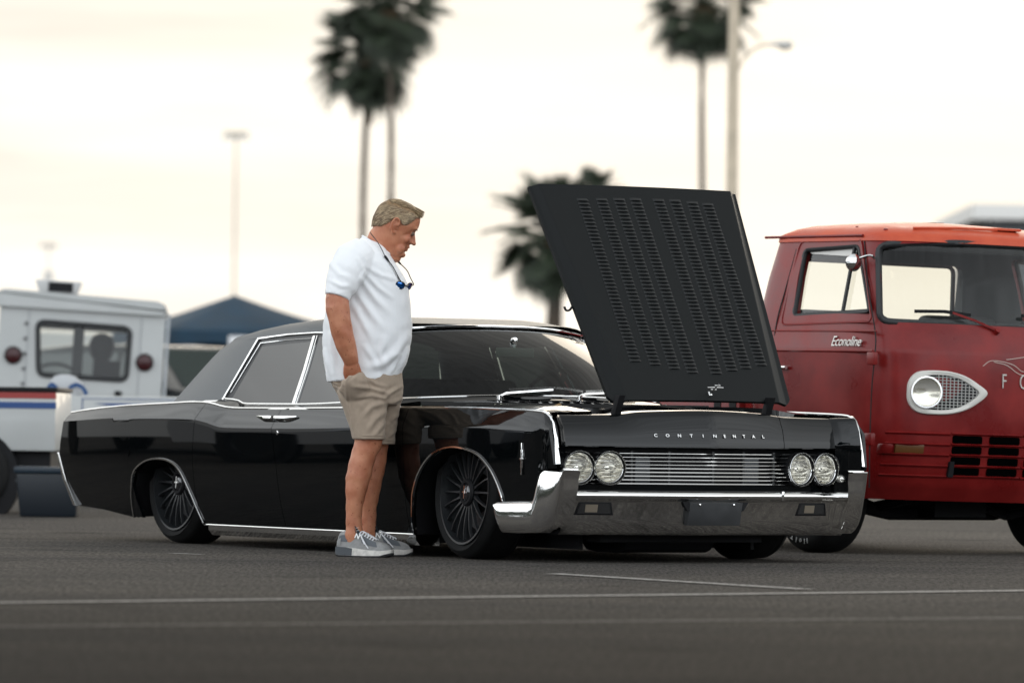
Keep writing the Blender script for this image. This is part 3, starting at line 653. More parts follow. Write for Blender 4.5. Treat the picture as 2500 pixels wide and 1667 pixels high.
for sd in (-1, 1):
    pa = [tuple(Vector(ws(t, sd))+Vector((0, sd*.004, 0))) for t in lin(0, 1, 10)]
    MB().add(tube(pa, .018, 8)).build('windscreen_pillar', CHROME, CAR)
    MB().add(grid(lambda t, k: (ws(t, sd) if k == 0 else (-.975-.425*t+.012, sd*(.893-(.787+.363*t-.77)*.50+.004), .787+.363*t)), lin(0, 1, 8), (0, 1))).build('pillar_cover', BLACK, CAR, 60)
    # side glass: base follows the belt, leaning inwards
    bz = crv([(-2.62, .80), (-2.45, .793), (-2.33, .772), (-1.78, .772), (-.95, .792)])
    def by(z): return .893-(z-.77)*.50
    def side(poly, nm, m, o=0.): return MB().add(([(x, sd*(by(z)+o), z) for x, z in poly], [tuple(range(len(poly)))])).build(nm, m, CAR, 0)
    side([(-1.83, bz(-1.83)), (-1.935, 1.105), (-2.46, 1.082), (-2.53, .80), (-2.33, bz(-2.33))], 'rear_side_window', GLASSD)
    side([(-1.80, bz(-1.8)), (-1.895, 1.135), (-1.40, 1.14), (-.975, .787)], 'front_side_window', GLASSD)
    side([(-1.80, .775), (-1.90, 1.145), (-1.42, 1.14), (-.98, .785), (-.9, .70), (-1.8, .70)], 'front_window_seal', BLACK, -.03) if False else None
    # dark rubber channel round the rear window
    ch = MB(); P3 = lambda x, z, o=0: (x, sd*(by(z)+o), z)
    ch.add(([P3(-2.515, 1.122, .006), P3(-2.60, .79, .006), P3(-2.53, .80, -.008), P3(-2.46, 1.082, -.008), P3(-1.90, 1.145, .006), P3(-1.90, 1.105, -.008), P3(-1.45, 1.140, .006), P3(-1.46, 1.115, -.008)], [(0, 1, 2, 3), (0, 3, 5, 4), (4, 5, 7, 6)])); ch.build('window_channel', mat('window_rubber', (.008, .008, .009), .35), CAR, 0)
    MB().add(sweep([P3(-2.605, .785, .012), P3(-2.518, 1.124, .012), P3(-2.2, 1.143, .012), P3(-1.9, 1.151, .012), P3(-1.45, 1.146, .012)], rect(.012, .013), (0, 1, 0))).build('window_trim', CHROME, CAR, 30, bevel=.002)
    MB().add(sweep([P3(-2.57, .83, .004), P3(-2.487, 1.100, .004), P3(-2.2, 1.116, .004), P3(-1.93, 1.124, .004)], rect(.004, .004), (0, 1, 0))).build('inner_window_trim', CHROME, CAR, 30)
    MB().add(loft([[P3(x+d, z, o) for d, o in ((-.021, -.004), (-.021, .012), (.010, .014), (.010, -.004))] for x, z in ((-1.795, .772), (-1.84, .95), (-1.905, 1.138))])).build('door_pillar_trim', CHROME, CAR, 30, bevel=.002)
    MB().add(loft([[P3(x+d, z, o) for d, o in ((.016, -.004), (.016, .008), (.024, .008), (.024, -.004))] for x, z in ((-1.795, .772), (-1.84, .95), (-1.905, 1.138))])).build('vent_trim', CHROME, CAR, 30)
    bw = [P3(x, bz(x)-.002, .010) for x in [-2.62, -2.5, -2.42, -2.36, -2.30]+list(np.linspace(-2.2, -.95, 12))]
    MB().add(tube(bw, .0055, 6)).build('window_base_trim', CHROME, CAR)
    # narrow shelf between window base and belt blade
    MB().add(grid(lambda x, k: [(x, sd*(by(bz(x))+.010), bz(x)-.004), (x, sd*(by(bz(x))+.03), bz(x)-.010 if x > -2.45 else bz(x)-.008), (x, sd*(wid(x)-.004), zbelt(x))][k], list(np.linspace(-2.62, -.92, 26)), range(3))).build('door_shelf', PAINT, CAR, 60)
# interior
MB().add(box(-3.0, -.8, -.80, .80, .16, .20)).add(box(-3.05, -3.0, -.80, .80, .2, .80)).build('cabin_floor', INT, CAR, 0)
SEATM = mat('seat_vinyl', (.025, .03, .028), .45)
for xa, nm in ((-1.95, 'front_seat'), (-2.75, 'rear_seat')):
    MB().add(box(xa-.1, xa+.45, -.66, .66, .22, .50)).add(loft([[(xa-.02-d*.12, y, z) for y in (-.66, .66)]+[(xa-.16-d*.12, y, z) for y in (.66, -.66)] for d, z in ((0, .46), (1, .92))])).build(nm, SEATM, CAR, 30, bevel=.04, seg=3)
MB().add(box(-1.12, -.80, -.78, .78, .55, .775)).build('dashboard', INT, CAR, 30, bevel=.03, seg=3)
SW = MB(); Msw = Matrix.Translation((-1.25, .38, .79)) @ Matrix.Rotation(radians(-62), 4, 'Y')
SW.add(tube([(.205*cos(a), .205*sin(a), 0) for a in np.linspace(0, 2*pi, 32, endpoint=False)], .011, 8, closed=True)); SW.add(box(-.2, .2, -.012, .012, -.02, -.006)); SW.xf(Msw).build('steering_wheel', mat('wheel_plastic', (.03, .032, .03), .3), CAR, 40)
mr = MB().add(box(-.012, .012, -.115, .115, -.026, .026)); mr.xf(Matrix.Translation((-1.06, .02, 1.055))).build('rear_view_mirror', mat('mirror_back', (.62, .66, .58), .35), CAR, 30, bevel=.010, seg=3)
RVM = bpy.data.objects['rear_view_mirror']; MB().add(tube([(-1.062, .02, 1.06), (-1.075, .02, 1.10), (-1.082, .02, 1.115)], .008, 8)).add(lathe([(.0001, -1.06), (.018, -1.062), (.018, -1.08)], 16, (0, .02, 1.118), 'x')).build('mirror_stem', CHROME, RVM)
# windscreen stickers
stM = mat('sticker_grey', (.34, .34, .33), .5)
def wsM(t, v_, o=.004):
    p = Vector(ws(t, v_)); ex = (Vector(ws(t, v_+.02))-Vector(ws(t, v_-.02))).normalized(); ey = (Vector(ws(t+.03, v_))-Vector(ws(t-.03, v_))).normalized(); ez = ex.cross(ey).normalized(); return basis(p+ez*o, ex, ey, ez)
sk = MB().add(sweep([(-.055, -.028, 0), (.055, -.028, 0), (.055, .028, 0), (-.055, .028, 0)], rect(.002, .0015), closed=True)); 
for (a, b, c, d) in ((-.03, .02, .004, .014), (-.02, .03, -.006, .002), (-.035, .04, -.020, -.013)): sk.add(box(a, b, c, d, 0, .001))
sk.xf(wsM(.885, .80)).build('windscreen_sticker', stM, CAR, 0)
MB().add(box(-.016, .016, -.018, .018, 0, .001)).xf(wsM(.86, .93)).build('orange_sticker', mat('sticker_orange', (.45, .22, .06), .5), CAR, 0)
# wipers
for (v0_, v1_, t1) in ((-.36, .27, .055), (.20, .66, .05)):
    piv = Vector(ws(0, v0_))+Vector((.035, 0, -.006)); knee = Vector(ws(.012, v0_+.05))+Vector((.022, 0, .012)); mid = Vector(ws(t1, (v0_+v1_)/2+.08))+Vector((.012, 0, .012)); tip = Vector(ws(t1+.005, v1_))+Vector((.010, 0, .008))
    w_ = MB().add(tube([tuple(piv-Vector((0, 0, .02))), tuple(piv+Vector((0, 0, .012)))], .014, 10)).add(sweep([tuple(piv+Vector((0, 0, .008))), tuple(knee), tuple(mid)], [(-.007, -.004), (.007, -.004), (.006, .005), (-.006, .005)]))
    wo = w_.build('wiper_arm', CHROME, CAR, 40)
    bl = cat([tuple(Vector(ws(t1+.02, v0_+.10))+Vector((.008, 0, .004))), tuple(mid+Vector((.002, 0, .010))), tuple(tip)], 8)
    MB().add(sweep(bl, [(-.003, -.006), (.003, -.006), (.004, .005), (-.004, .005)])).build('wiper_blade', mat('wiper_metal', (.55, .55, .53), .25, .9), wo, 40)

# ---- wheels
def tyre_prof(r, rr, w):
    h = w/2
    return [(rr, -h*.82), (rr+.012, -h*.93), (rr+.03, -h*.99), ((r+rr)/2, -h*1.06), (r-.028, -h*.98), (r-.010, -h*.86), (r-.002, -h*.70), (r, -h*.35), (r, h*.35), (r-.002, h*.70), (r-.010, h*.86), (r-.028, h*.98), ((r+rr)/2, h*1.06), (rr+.03, h*.99), (rr+.012, h*.93), (rr, h*.82)]
def sedan_wheel(loc, rz, side, camber=0.):
    M = Matrix.Translation(loc) @ Matrix.Rotation(rz, 4, 'Z') @ Matrix.Rotation(camber*side, 4, 'X')
    r, rr, w = .331, .262, .235; sgn = side
    tp = MB().add(lathe(tyre_prof(r, rr, w), 56))
    for k in range(-2, 3): tp.add(lathe([(r+.0005, k*.036-.004), (r-.006, k*.036), (r+.0005, k*.036+.004)], 56), 0)
    t = tp.xf(M).build('tyre', RUBBER, CAR, 45)
    h = w/2
    rim = MB().add(lathe([(rr-.004, sgn*h*.80), (rr+.004, sgn*h*.90), (rr+.002, sgn*h*.98), (rr-.008, sgn*h*.97), (rr-.012, sgn*h*.80), (rr-.020, sgn*h*.55), (rr-.028, 0), (rr-.03, -sgn*h*.8)], 56))
    rim.add(lathe([(.0001, -sgn*h*.2), (rr-.03, -sgn*h*.2)], 40), 1)
    ro = rim.xf(M).build('rim', [RIMM, BLACK], CAR, 45)
    for k in range(20):
        a = 2*pi*k/20; ca, sa = cos(a), sin(a)
        secs = []
        for rad, yy, wd, th in ((.060, h*.78, .012, .020), (.13, h*.86, .0065, .016), (.20, h*.90, .0060, .014), (.238, h*.86, .0075, .016), (.250, h*.70, .010, .02)):
            secs.append([(rad*ca-sa*c, sgn*(yy+d), rad*sa+ca*c) for c, d in ((-wd, -th), (wd, -th), (wd*.6, 0), (-wd*.6, 0))])
        MB().add(loft(secs)).xf(M).build('spoke', RIMM, ro, 40)
    cp_ = MB().add(lathe([(.070, sgn*h*.55), (.070, sgn*h*.84), (.062, sgn*h*.92), (.048, sgn*h*.92), (.046, sgn*h*.86), (.0001, sgn*h*.86)], 32)); cp_.xf(M).build('hub', BLACK, ro, 40)
    MB().add(lathe([(.046, sgn*h*.865), (.040, sgn*h*.93), (.020, sgn*h*.96), (.0001, sgn*h*.965)], 32)).xf(M).build('centre_cap', mat('cap_gloss', (.01, .01, .012), .06, coat=1), ro, 60)
    MB().add(box(-.004, .004, sgn*h*.955, sgn*h*.985, -.032, .032)).add(box(-.020, .020, sgn*h*.955, sgn*h*.98, -.004, .004)).xf(M).build('cap_star', CHROME, ro, 30)
    MB().add(lathe([(.185, sgn*h*.02), (.185, sgn*h*.16), (.10, sgn*h*.16)], 40)).xf(M).build('brake_disc', mat('disc_metal', (.12, .12, .125), .35, .9), ro, 40)
for (x, y, rz, cmb) in ((0, -.785, radians(-3), radians(3)), (0, .785, radians(-3), radians(3)), (-3.2, -.75, 0, radians(3)), (-3.2, .75, 0, radians(3))):
    sedan_wheel((x, y, .330), rz, 1 if y > 0 else -1, cmb)
# underbody
ub = MB().add(box(-4.1, .62, -.48, .48, .10, .16)).add(box(-2.66, -.42, -.86, .86, .07, .12)).add(box(.3, .70, -.62, .62, .135, .20)).add(box(-.12, .12, -.66, .66, .13, .24)).add(box(.40, .70, -.78, .78, .20, .36))
ub.build('underbody', BLACK, CAR, 0)
MB().add(prism([(.10, .135), (.62, .135), (.55, .06), (.50, .045), (.30, .045), (.2, .055)], -.30, .22)).build('oil_pan', BLACK, CAR, 30)
# ================================================================== the man
MAN = thing('person', 'standing man in white t-shirt and khaki shorts looking down, hand in pocket', 'person', (-.66, 28.86, 0))
def ell(cx, cy, z, a, b, n=28, k=1.0, tilt=0.0, ty=0.0):
    r = []
    for i in range(n):
        t = 2*pi*i/n; c, s_ = cos(t), sin(t)
        px_ = a*math.copysign(abs(c)**k, c); py_ = b*math.copysign(abs(s_)**k, s_)
        r.append((cx+px_, cy+py_, z+px_*tilt+py_*ty))
    return r
def ring_x(x0, x1, cy, z, b, n=28, k=.92, tilt=0.): return ell((x0+x1)/2, cy, z, (x1-x0)/2, b, n, k, tilt)
def limb(pts, n=16):
    """tube through (x,y,z,rx,ry) with rings normal to the path"""
    P = [Vector(p[:3]) for p in pts]; rings = []
    for i, p in enumerate(P):
        t = (P[min(i+1, len(P)-1)]-P[max(i-1, 0)]).normalized()
        s_ = Vector((0, 1, 0)); s_ = (s_-t*s_.dot(t)).normalized(); u = s_.cross(t)
        rx, ry = pts[i][3], pts[i][4] if len(pts[i]) > 4 else pts[i][3]
        rings.append([tuple(p+u*(rx*cos(2*pi*j/n))+s_*(ry*sin(2*pi*j/n))) for j in range(n)])
    return loft(rings)
def blob(c, r, n=12, M=None):
    rx, ry, rz = r if isinstance(r, (tuple, list)) else (r, r, r); rings = []
    for i in range(1, n):
        a = pi*i/n; rings.append([(rx*sin(a)*cos(2*pi*j/n/1.0), ry*sin(a)*sin(2*pi*j/n), -rz*cos(a)) for j in range(n)])
    v, f = loft(rings)
    return [tuple(Vector(c)+(M @ Vector(p) if M else Vector(p))) for p in v], f
# ---- head frame
HT = radians(23); HO = Vector((.040, 0, 1.630)); HF = Vector((cos(HT), 0, -sin(HT))); HU = Vector((sin(HT), 0, cos(HT)))
TURN = Matrix.Rotation(radians(6), 3, 'Z')
def H(p, y, q): v = TURN @ Vector((p, y, 0)); return tuple(HO+HF*v.x+Vector((0, 1, 0))*v.y+HU*q)
pf = crv([(-.112, .030), (-.100, .060), (-.088, .086), (-.072, .101), (-.058, .099), (-.048, .094), (-.030, .100), (0, .099), (.030, .097), (.050, .098), (.075, .110), (.090, .112), (.134, .104), (.155, .090), (.172, .062), (.184, .020)])
pb = crv([(-.112, -.05), (-.08, -.085), (-.03, -.098), (0, -.102), (.05, -.112), (.10, -.109), (.14, -.092), (.165, -.068), (.18, -.035), (.184, -.02)])
hwd = crv([(-.112, .040), (-.095, .056), (-.06, .064), (-.02, .069), (.03, .073), (.08, .077), (.12, .074), (.15, .060), (.172, .036), (.184, .010)])
def head(q, th, o=0.):
    a, b = pf(q), pb(q); pc = (a+b)/2; r = (a-b)/2+o; c, s_ = cos(th), sin(th)
    k = .92 if c < 0 else .86
    return (pc+r*math.copysign(abs(c)**k, c), (hwd(q)+o)*math.copysign(abs(s_)**k, s_), q)
def HH(q, th, o=0.): return H(*head(q, th, o))
body = MB()
body.add(loft([[HH(q, 2*pi*i/36) for i in range(36)] for q in list(np.linspace(-.112, .18, 40))+[.184]]))
def hb(p, y, q, r): body.add(blob(H(p, y, q), r, 12, Matrix(((HF.x, 0, HU.x), (0, 1, 0), (HF.z, 0, HU.z)))))
# nose
body.add(loft([[H(p0, -w, q), H(p1, -w*.45, q+.002), H(p1+.002, 0, q+.003), H(p1, w*.45, q+.002), H(p0, w, q)] for q, p0, p1, w in ((.060, .085, .104, .011), (.045, .088, .110, .012), (.030, .088, .119, .014), (.015, .088, .126, .017), (.006, .090, .129, .018), (.000, .092, .126, .017), (-.005, .094, .114, .013))]))
hb(.1235, 0, .007, (.012, .012, .011))
for s_ in (-1, 1):
    hb(.108, s_*.015, .004, (.013, .008, .009)); hb(.093, s_*.030, .078, (.016, .022, .010)); hb(.074, s_*.040, .012, (.024, .022, .024)); hb(.06, s_*.046, -.045, (.03, .02, .026)); hb(.092, s_*.029, .050, .0135)
hb(.100, 0, -.020, (.013, .026, .010)); hb(.097, 0, -.038, (.012, .022, .010)); hb(.092, 0, -.068, (.017, .024, .016)); hb(.05, 0, -.098, (.045, .045, .026))
# ears
for s_ in (-1, 1):
    hx = cat([(-.004, .020), (-.018, .040), (-.028, .062), (-.024, .082), (-.010, .090), (.004, .082), (.010, .066), (.006, .048)], 4)if False else [(-.002, .012), (-.010, .022), (-.022, .042), (-.029, .062), (-.025, .080), (-.012, .089), (.002, .084), (.009, .070), (.006, .052)]
    body.add(tube([H(p, s_*(hwd(.05)+.007+max(0, (.01-p))*.42), q) for p, q in hx], .0055, 8, up=(0, 1, 0)))
    hb(.000, s_*(hwd(.02)+.004), .016, (.010, .006, .012)); hb(-.012, s_*(hwd(.05)+.004), .052, (.015, .008, .028)); hb(.008, s_*(hwd(.04)), .042, (.006, .006, .009))
# neck and hidden torso core
body.add(loft([ell(-.045, 0, 1.46, .09, .10, 24), ell(-.030, 0, 1.54, .082, .075, 24), ell(-.012, 0, 1.585, .078, .064, 24, tilt=-.15), ell(.000, 0, 1.625, .070, .060, 24, tilt=-.3), ell(.02, 0, 1.66, .06, .055, 24, tilt=-.4)]))
body.add(loft([ell(-.08, 0, .86, .12, .14, 24), ell(-.08, 0, 1.15, .14, .15, 24), ell(-.07, 0, 1.42, .11, .15, 24), ell(-.05, 0, 1.50, .08, .10, 24)]))
# arms, hands (deep in the pockets)
for s_ in (-1, 1):
    arm = [(-.13, .15, 1.47, .06), (-.19, .235, 1.40, .058), (-.222, .262, 1.34, .057), (-.221, .272, 1.30, .058), (-.219, .278, 1.255, .061), (-.207, .280, 1.19, .058), (-.195, .276, 1.13, .055), (-.176, .266, 1.07, .0515), (-.155, .252, 1.01, .044), (-.147, .246, .975, .037, .031)]
    body.add(limb([(a[0], s_*a[1], *a[2:]) for a in arm]))
    hb_ = [(-.149, .245, .985, .036, .030), (-.148, .240, .955, .040, .028), (-.146, .228, .925, .041, .024), (-.142, .212, .895, .038, .019)]
    body.add(limb([(a[0], s_*a[1], *a[2:]) for a in hb_], 14))
    for j, ln in enumerate((.070, .078, .072, .056)):
        bx = -.112-.020*j; body.add(limb([(bx, s_*.210, .905, .0095), (bx+.006, s_*.196, .905-ln*.45, .009), (bx+.016, s_*.180, .905-ln*.8, .0082), (bx+.026, s_*.168, .905-ln, .006)], 8))
    body.add(limb([(-.122, s_*.236, .965, .015), (-.108, s_*.224, .935, .013), (-.100, s_*.206, .905, .0105), (-.096, s_*.192, .885, .008)], 8))
# legs and feet
NL = [(.72, -.15, .0, .080), (.62, -.135, .010, .070), (.590, -.130, .016, .066), (.552, -.136, .006, .062), (.515, -.146, -.014, .060), (.46, -.161, -.030, .062), (.398, -.171, -.045, .063), (.336, -.172, -.061, .058), (.267, -.169, -.081, .047), (.198, -.167, -.087, .040), (.15, -.168, -.084, .039), (.11, -.172, -.078, .040), (.07, -.172, -.072, .038)]
body.add(loft([ring_x(a, b, -.105, z, w, 24, 1.0) for z, a, b, w in NL]))
FL = [(z, {0: -.04}.get(0, 0), r, w) for z, r, w in ()]
FR = [(.70, .055, .14, .075), (.60, .045, .145, .068), (.559, .037, .140, .062), (.497, .031, .128, .060), (.442, .022, .126, .062), (.373, .008, .122, .061), (.297, -.008, .108, .052), (.235, -.018, .090, .042), (.166, -.020, .082, .039), (.12, -.022, .086, .039), (.07, -.01, .09, .037)]
body.add(loft([ring_x(r-l, r, .115, z, w, 24, 1.0) for z, r, l, w in FR]))
def foot_dir(a): return Vector((cos(a), sin(a), 0))
NEAR = (Vector((-.190, -.075, 0)), radians(-27)); FAR = (Vector((-.125, .118, 0)), radians(6))
for (o_, an), hh in ((NEAR, 1), (FAR, 1)):
    d = foot_dir(an); body.add(limb([tuple(o_+d*.05+Vector((0, 0, .09))), tuple(o_+d*.12+Vector((0, 0, .065))), tuple(o_+d*.20+Vector((0, 0, .045)))] and [(*(o_+d*.05+Vector((0, 0, .080))), .034), (*(o_+d*.12+Vector((0, 0, .058))), .026), (*(o_+d*.21+Vector((0, 0, .040))), .016)], 10))
bme = remesh(body, .0042, 3, 'body', .5)
co = np.zeros(len(bme.vertices)*3); bme.vertices.foreach_get('co', co); co = co.reshape(-1, 3)
no = np.zeros(len(bme.vertices)*3); bme.vertex_normals.foreach_get('vector', no); no = no.reshape(-1, 3)
# carve facial detail in the head frame
rel = co-np.array(HO); qh = rel @ np.array(HU); p0 = rel @ np.array(HF); y0 = rel[:, 1]
ca, sa = cos(radians(6)), sin(radians(6)); ph = p0*ca+y0*sa; yh = -p0*sa+y0*ca
disp = np.zeros(len(co)); ishead = (qh > -.12) & (co[:, 2] > 1.49)
def carve(path, w, d, sides=(-1, 1), pmin=.0):
    global disp
    for sd in sides:
        P = np.array([(a, sd*b, c) for a, b, c in path]); best = np.full(len(co), 9.)
        X = np.stack([ph, yh, qh], 1)
        for a, b in zip(P, P[1:]):
            t = np.clip(((X-a) @ (b-a))/max(1e-9, (b-a) @ (b-a)), 0, 1); best = np.minimum(best, np.linalg.norm(X-(a+t[:, None]*(b-a)), axis=1))
        disp += np.where(ishead, d*np.exp(-(best/w)**2), 0)
carve([(.104, .018, .060), (.100, .030, .062), (.092, .042, .058)], .0055, -.0055)       # under the brow
carve([(.104, .022, .043), (.098, .034, .041), (.090, .042, .042)], .004, -.003)         # lower lid
carve([(.112, .0, -.0295), (.108, .014, -.030), (.098, .026, -.032)], .0030, -.0030)      # mouth line
carve([(.106, .018, -.002), (.096, .030, -.018), (.088, .034, -.040)], .0045, -.0035)     # nasolabial fold
carve([(.112, 0, -.012), (.110, .004, -.014)], .004, -.0015)
carve([(.098, 0, -.050), (.092, .018, -.052)], .006, -.003)
carve([(.113, .013, -.003), (.108, .012, -.004)], .003, -.004)                             # nostril
carve([(.07, .056, .035), (.05, .062, .02)], .010, -.003)
carve([(.03, .066, -.050), (.06, .055, -.080)], .006, -.003)                               # jowl
carve([(-.008, hwd(.05)+.006, .068), (-.014, hwd(.05)+.008, .055), (-.004, hwd(.05)+.006, .042)], .0055, -.006)
co += no*disp[:, None]
# soft irregularity on arms and legs
low = co[:, 2] < 1.4
co += no*(np.where(low, .0018*np.sin(co[:, 2]*61+co[:, 0]*40)*np.sin(co[:, 1]*47+co[:, 2]*23), 0))[:, None]
bme.vertices.foreach_set('co', co.ravel()); bme.update()
def skin():
    m = bpy.data.materials.new('tanned_skin'); m.use_nodes = True; t = m.node_tree; b = t.nodes['Principled BSDF']; N = t.nodes.new; L = t.links.new
    tcn = N('ShaderNodeTexCoord')
    def ns(sc, d=4): n = N('ShaderNodeTexNoise'); n.inputs['Scale'].default_value = sc; n.inputs['Detail'].default_value = d; L(tcn.outputs['Object'], n.inputs['Vector']); return n.outputs['Fac']
    r = N('ShaderNodeValToRGB'); L(ns(14, 4), r.inputs[0]); r.color_ramp.elements[0].position = .33; r.color_ramp.elements[0].color = (.41, .142, .074, 1)
    r.color_ramp.elements[1].position = .68; r.color_ramp.elements[1].color = (.55, .240, .135, 1)
    fr = N('ShaderNodeValToRGB'); L(ns(62, 2), fr.inputs[0]); fr.color_ramp.elements[0].position = .66; fr.color_ramp.elements[0].color = (1, 1, 1, 1); fr.color_ramp.elements[1].position = .72; fr.color_ramp.elements[1].color = (.55, .42, .36, 1)
    # freckles only on arms and legs
    sp = N('ShaderNodeSeparateXYZ'); L(tcn.outputs['Object'], sp.inputs[0]); mr = N('ShaderNodeMapRange'); mr.inputs[1].default_value = 1.40; mr.inputs[2].default_value = 1.34; L(sp.outputs[2], mr.inputs[0])
    mx = N('ShaderNodeMix'); mx.data_type = 'RGBA'; mx.blend_type = 'MULTIPLY'; L(mr.outputs[0], mx.inputs[0]); L(r.outputs[0], mx.inputs[6]); L(fr.outputs[0], mx.inputs[7])
    L(mx.outputs[2], b.inputs['Base Color']); b.inputs['Roughness'].default_value = .46; b.inputs['Specular IOR Level'].default_value = .4
    b.inputs['Subsurface Weight'].default_value = .12; b.inputs['Subsurface Radius'].default_value = (.012, .004, .002); b.inputs['Subsurface Scale'].default_value = 1.0
    bp = N('ShaderNodeBump'); bp.inputs['Strength'].default_value = .25; bp.inputs['Distance'].default_value = .002; L(ns(190, 3), bp.inputs['Height']); L(bp.outputs[0], b.inputs['Normal']); return m
bme.materials.append(skin()); BODY = obj('body', bme, MAN)
# eyes under lowered lids, brows
EYEW = mat('eye_shaded', (.13, .085, .06), .6); IRIS = mat('eye_iris', (.02, .018, .018), .4)  # eye whites darkened to stand for the shade under the brow
for s_ in (-1, 1):
    one(blob(H(.0925, s_*.030, .0485), .0122, 14)).build('eye', EYEW, BODY, 60)
    one(blob(H(.0995, s_*.031, .0455), .0056, 10)).build('iris', IRIS, BODY, 60)
    one(tube([H(.1065, s_*.017, .0515), H(.1055, s_*.027, .0500), H(.1000, s_*.038, .0485)], .0016, 6)).build('eyelash', mat('lash', (.05, .03, .02), .6), BODY)
    br = MB()
    for k in range(26):
        t = k/25; a = Vector(H(.112-.012*t, s_*(.010+.034*t), .073+.006*sin(pi*t)+random.uniform(-.002, .002))); br.add(tube([tuple(a), tuple(a+Vector((.001, s_*.006, .003)))], [.0011, .0003], 4))
    br.build('eyebrow', mat('brow_hair', (.30, .18, .09), .6), BODY)
# ---- hair
HAIR_D = mat('hair_dark_blond', (.19, .118, .056), .55, var=.35, vscale=70); HAIR_L = mat('hair_blond', (.36, .265, .155), .42, var=.25, vscale=50)
def hairline(th):
    """lowest head height q carrying hair for direction th (0 = face, pi = nape)"""
    t = abs(math.atan2(sin(th), cos(th)))
    return float(np.interp(t, [0, .5, .75, .92, 1.05, 1.2, 1.32, 1.45, 1.7, 1.9, 2.2, pi], [.143, .141, .133, .118, .096, .074, .070, .088, .090, .046, .018, -.002]))
cap = MB(); ths = list(np.linspace(-pi, pi, 73))
cap.add(grid(lambda u, th: HH(min(.1835, hairline(th)+(.1835-hairline(th))*u), th, .002+.006*min(1, u*2.5)), np.linspace(0, 1, 16), ths)); HC_ = cap.build('hair', HAIR_D, MAN, 60)
st = MB(); st2 = MB(); rr_ = random.Random(3)
def strand(q, th, n=7, ln=.055):
    pts = []; o = .003
    top = q > .125
    for k in range(n):
        t = k/(n-1)
        pts.append(HH(min(.1832, q), th, o+.004*sin(pi*min(1, t*1.1))+.002*min(1, (q+.02)*6)))
        at = abs(math.atan2(sin(th), cos(th))); sg = 1 if math.atan2(sin(th), cos(th)) >= 0 else -1
        if q > .15: dq, dth = (.002 if at > 1 else -.004), -sg*.10*(1 if at > .5 else .2)
        elif at < 1.2: dq, dth = -.004, sg*.13+rr_.uniform(-.05, .05)
        else: dq, dth = -.006-.002*(at > 2), sg*.075
        q = max(hairline(th)+.0, q+dq*ln/.055+rr_.uniform(-.0012, .0012)); th += dth*ln/.055*.9+rr_.uniform(-.02, .02)
        o += .0004
    return pts
for k in range(2600):
    th = rr_.uniform(-pi, pi); lo = hairline(th); q = lo+(.183-lo)*rr_.random()**.8
    pts = strand(q, th, 7, rr_.uniform(.04, .075)); w = rr_.uniform(.0008, .0017)
    (st2 if rr_.random() < (.62 if q < .10 else .36) else st).add(tube(pts, [w, w, w, w*.95, w*.85, w*.6, w*.2], 3))
# quiff lifting off the forehead
for k in range(300):
    y = rr_.uniform(-.056, .056); b = rr_.uniform(-.05, .0); z0 = .150+.028*rr_.random()
    a = Vector(H(.055+b-.25*y*y/.05, y, .168-1.6*y*y*3)); tip = Vector(H(.098+rr_.uniform(-.012, .014), y*1.02+rr_.uniform(-.012, .004), .155+rr_.uniform(0, .022)-1.8*y*y*3)); m1 = (a+tip)/2+Vector((0, 0, .008)); 
    (st2 if k % 3 == 0 else st).add(tube([tuple(a), tuple(m1), tuple(tip)], [.0013, .0014, .0004], 3))
st.build('hair_strands', HAIR_L, HC_, 60, kind='stuff'); st2.build('dark_strands', mat('hair_brown', (.17, .11, .06), .5, var=.3, vscale=60), HC_, 60, kind='stuff')

# ---- clothes
def cloth(mb, voxel, folds, name, mats, smooth=6, noise=(.0015, 34), lines=()):
    me = remesh(mb, voxel, smooth, name); n = len(me.vertices); co = np.zeros(n*3); me.vertices.foreach_get('co', co); co = co.reshape(-1, 3)
    no = np.zeros(n*3); me.vertex_normals.foreach_get('vector', no); no = no.reshape(-1, 3); d = np.zeros(n)
    for path, w, amp in folds:
        P = np.array(path, float); best = np.full(n, 9.); fade = np.ones(n); L_ = len(P)-1
        X = co[:, [0, 2]]
        for i, (a, b) in enumerate(zip(P, P[1:])):
            t = np.clip(((X-a) @ (b-a))/((b-a) @ (b-a)), 0, 1); dist = np.linalg.norm(X-(a+t[:, None]*(b-a)), axis=1); g_ = (i+t)/L_
            m_ = dist < best; best = np.where(m_, dist, best); fade = np.where(m_, np.sin(np.pi*np.clip(.12+.82*g_, 0, 1)), fade)
        d += amp*fade*(np.exp(-(best/w)**2)-.45*np.exp(-((best-1.7*w)/w)**2))*(no[:, 1] < .35)
    a, fq = noise
    d *= 1.35
    d += a*(np.sin(co[:, 2]*fq+3*np.sin(co[:, 0]*fq*.7)+co[:, 1]*fq*.5)*np.sin(co[:, 0]*fq*.9+1.7*np.sin(co[:, 2]*fq*.6))*.7+.5*np.sin(co[:, 2]*fq*2.1+co[:, 0]*fq*1.3+2*np.sin(co[:, 1]*fq)))
    co += no*d[:, None]; me.vertices.foreach_set('co', co.ravel()); me.update(); me.materials.append(mats); return me
sh = MB()
TR = [(.893, -.275, .096, .200), (.93, -.284, .110, .205), (.984, -.296, .131, .212), (1.042, -.302, .146, .216), (1.10, -.304, .152, .218), (1.16, -.300, .154, .217), (1.232, -.290, .147, .214), (1.305, -.276, .139, .212), (1.36, -.266, .134, .212), (1.41, -.258, .115, .213), (1.45, -.250, .090, .214), (1.49, -.238, .064, .208), (1.53, -.215, .040, .182), (1.565, -.185, .015, .145), (1.588, -.150, -.010, .100), (1.603, -.118, -.05, .06)]
sh.add(loft([ring_x(a, b, 0, z, w, 36, .90, tilt=(.07 if z < .95 else 0)) for z, a, b, w in TR]))
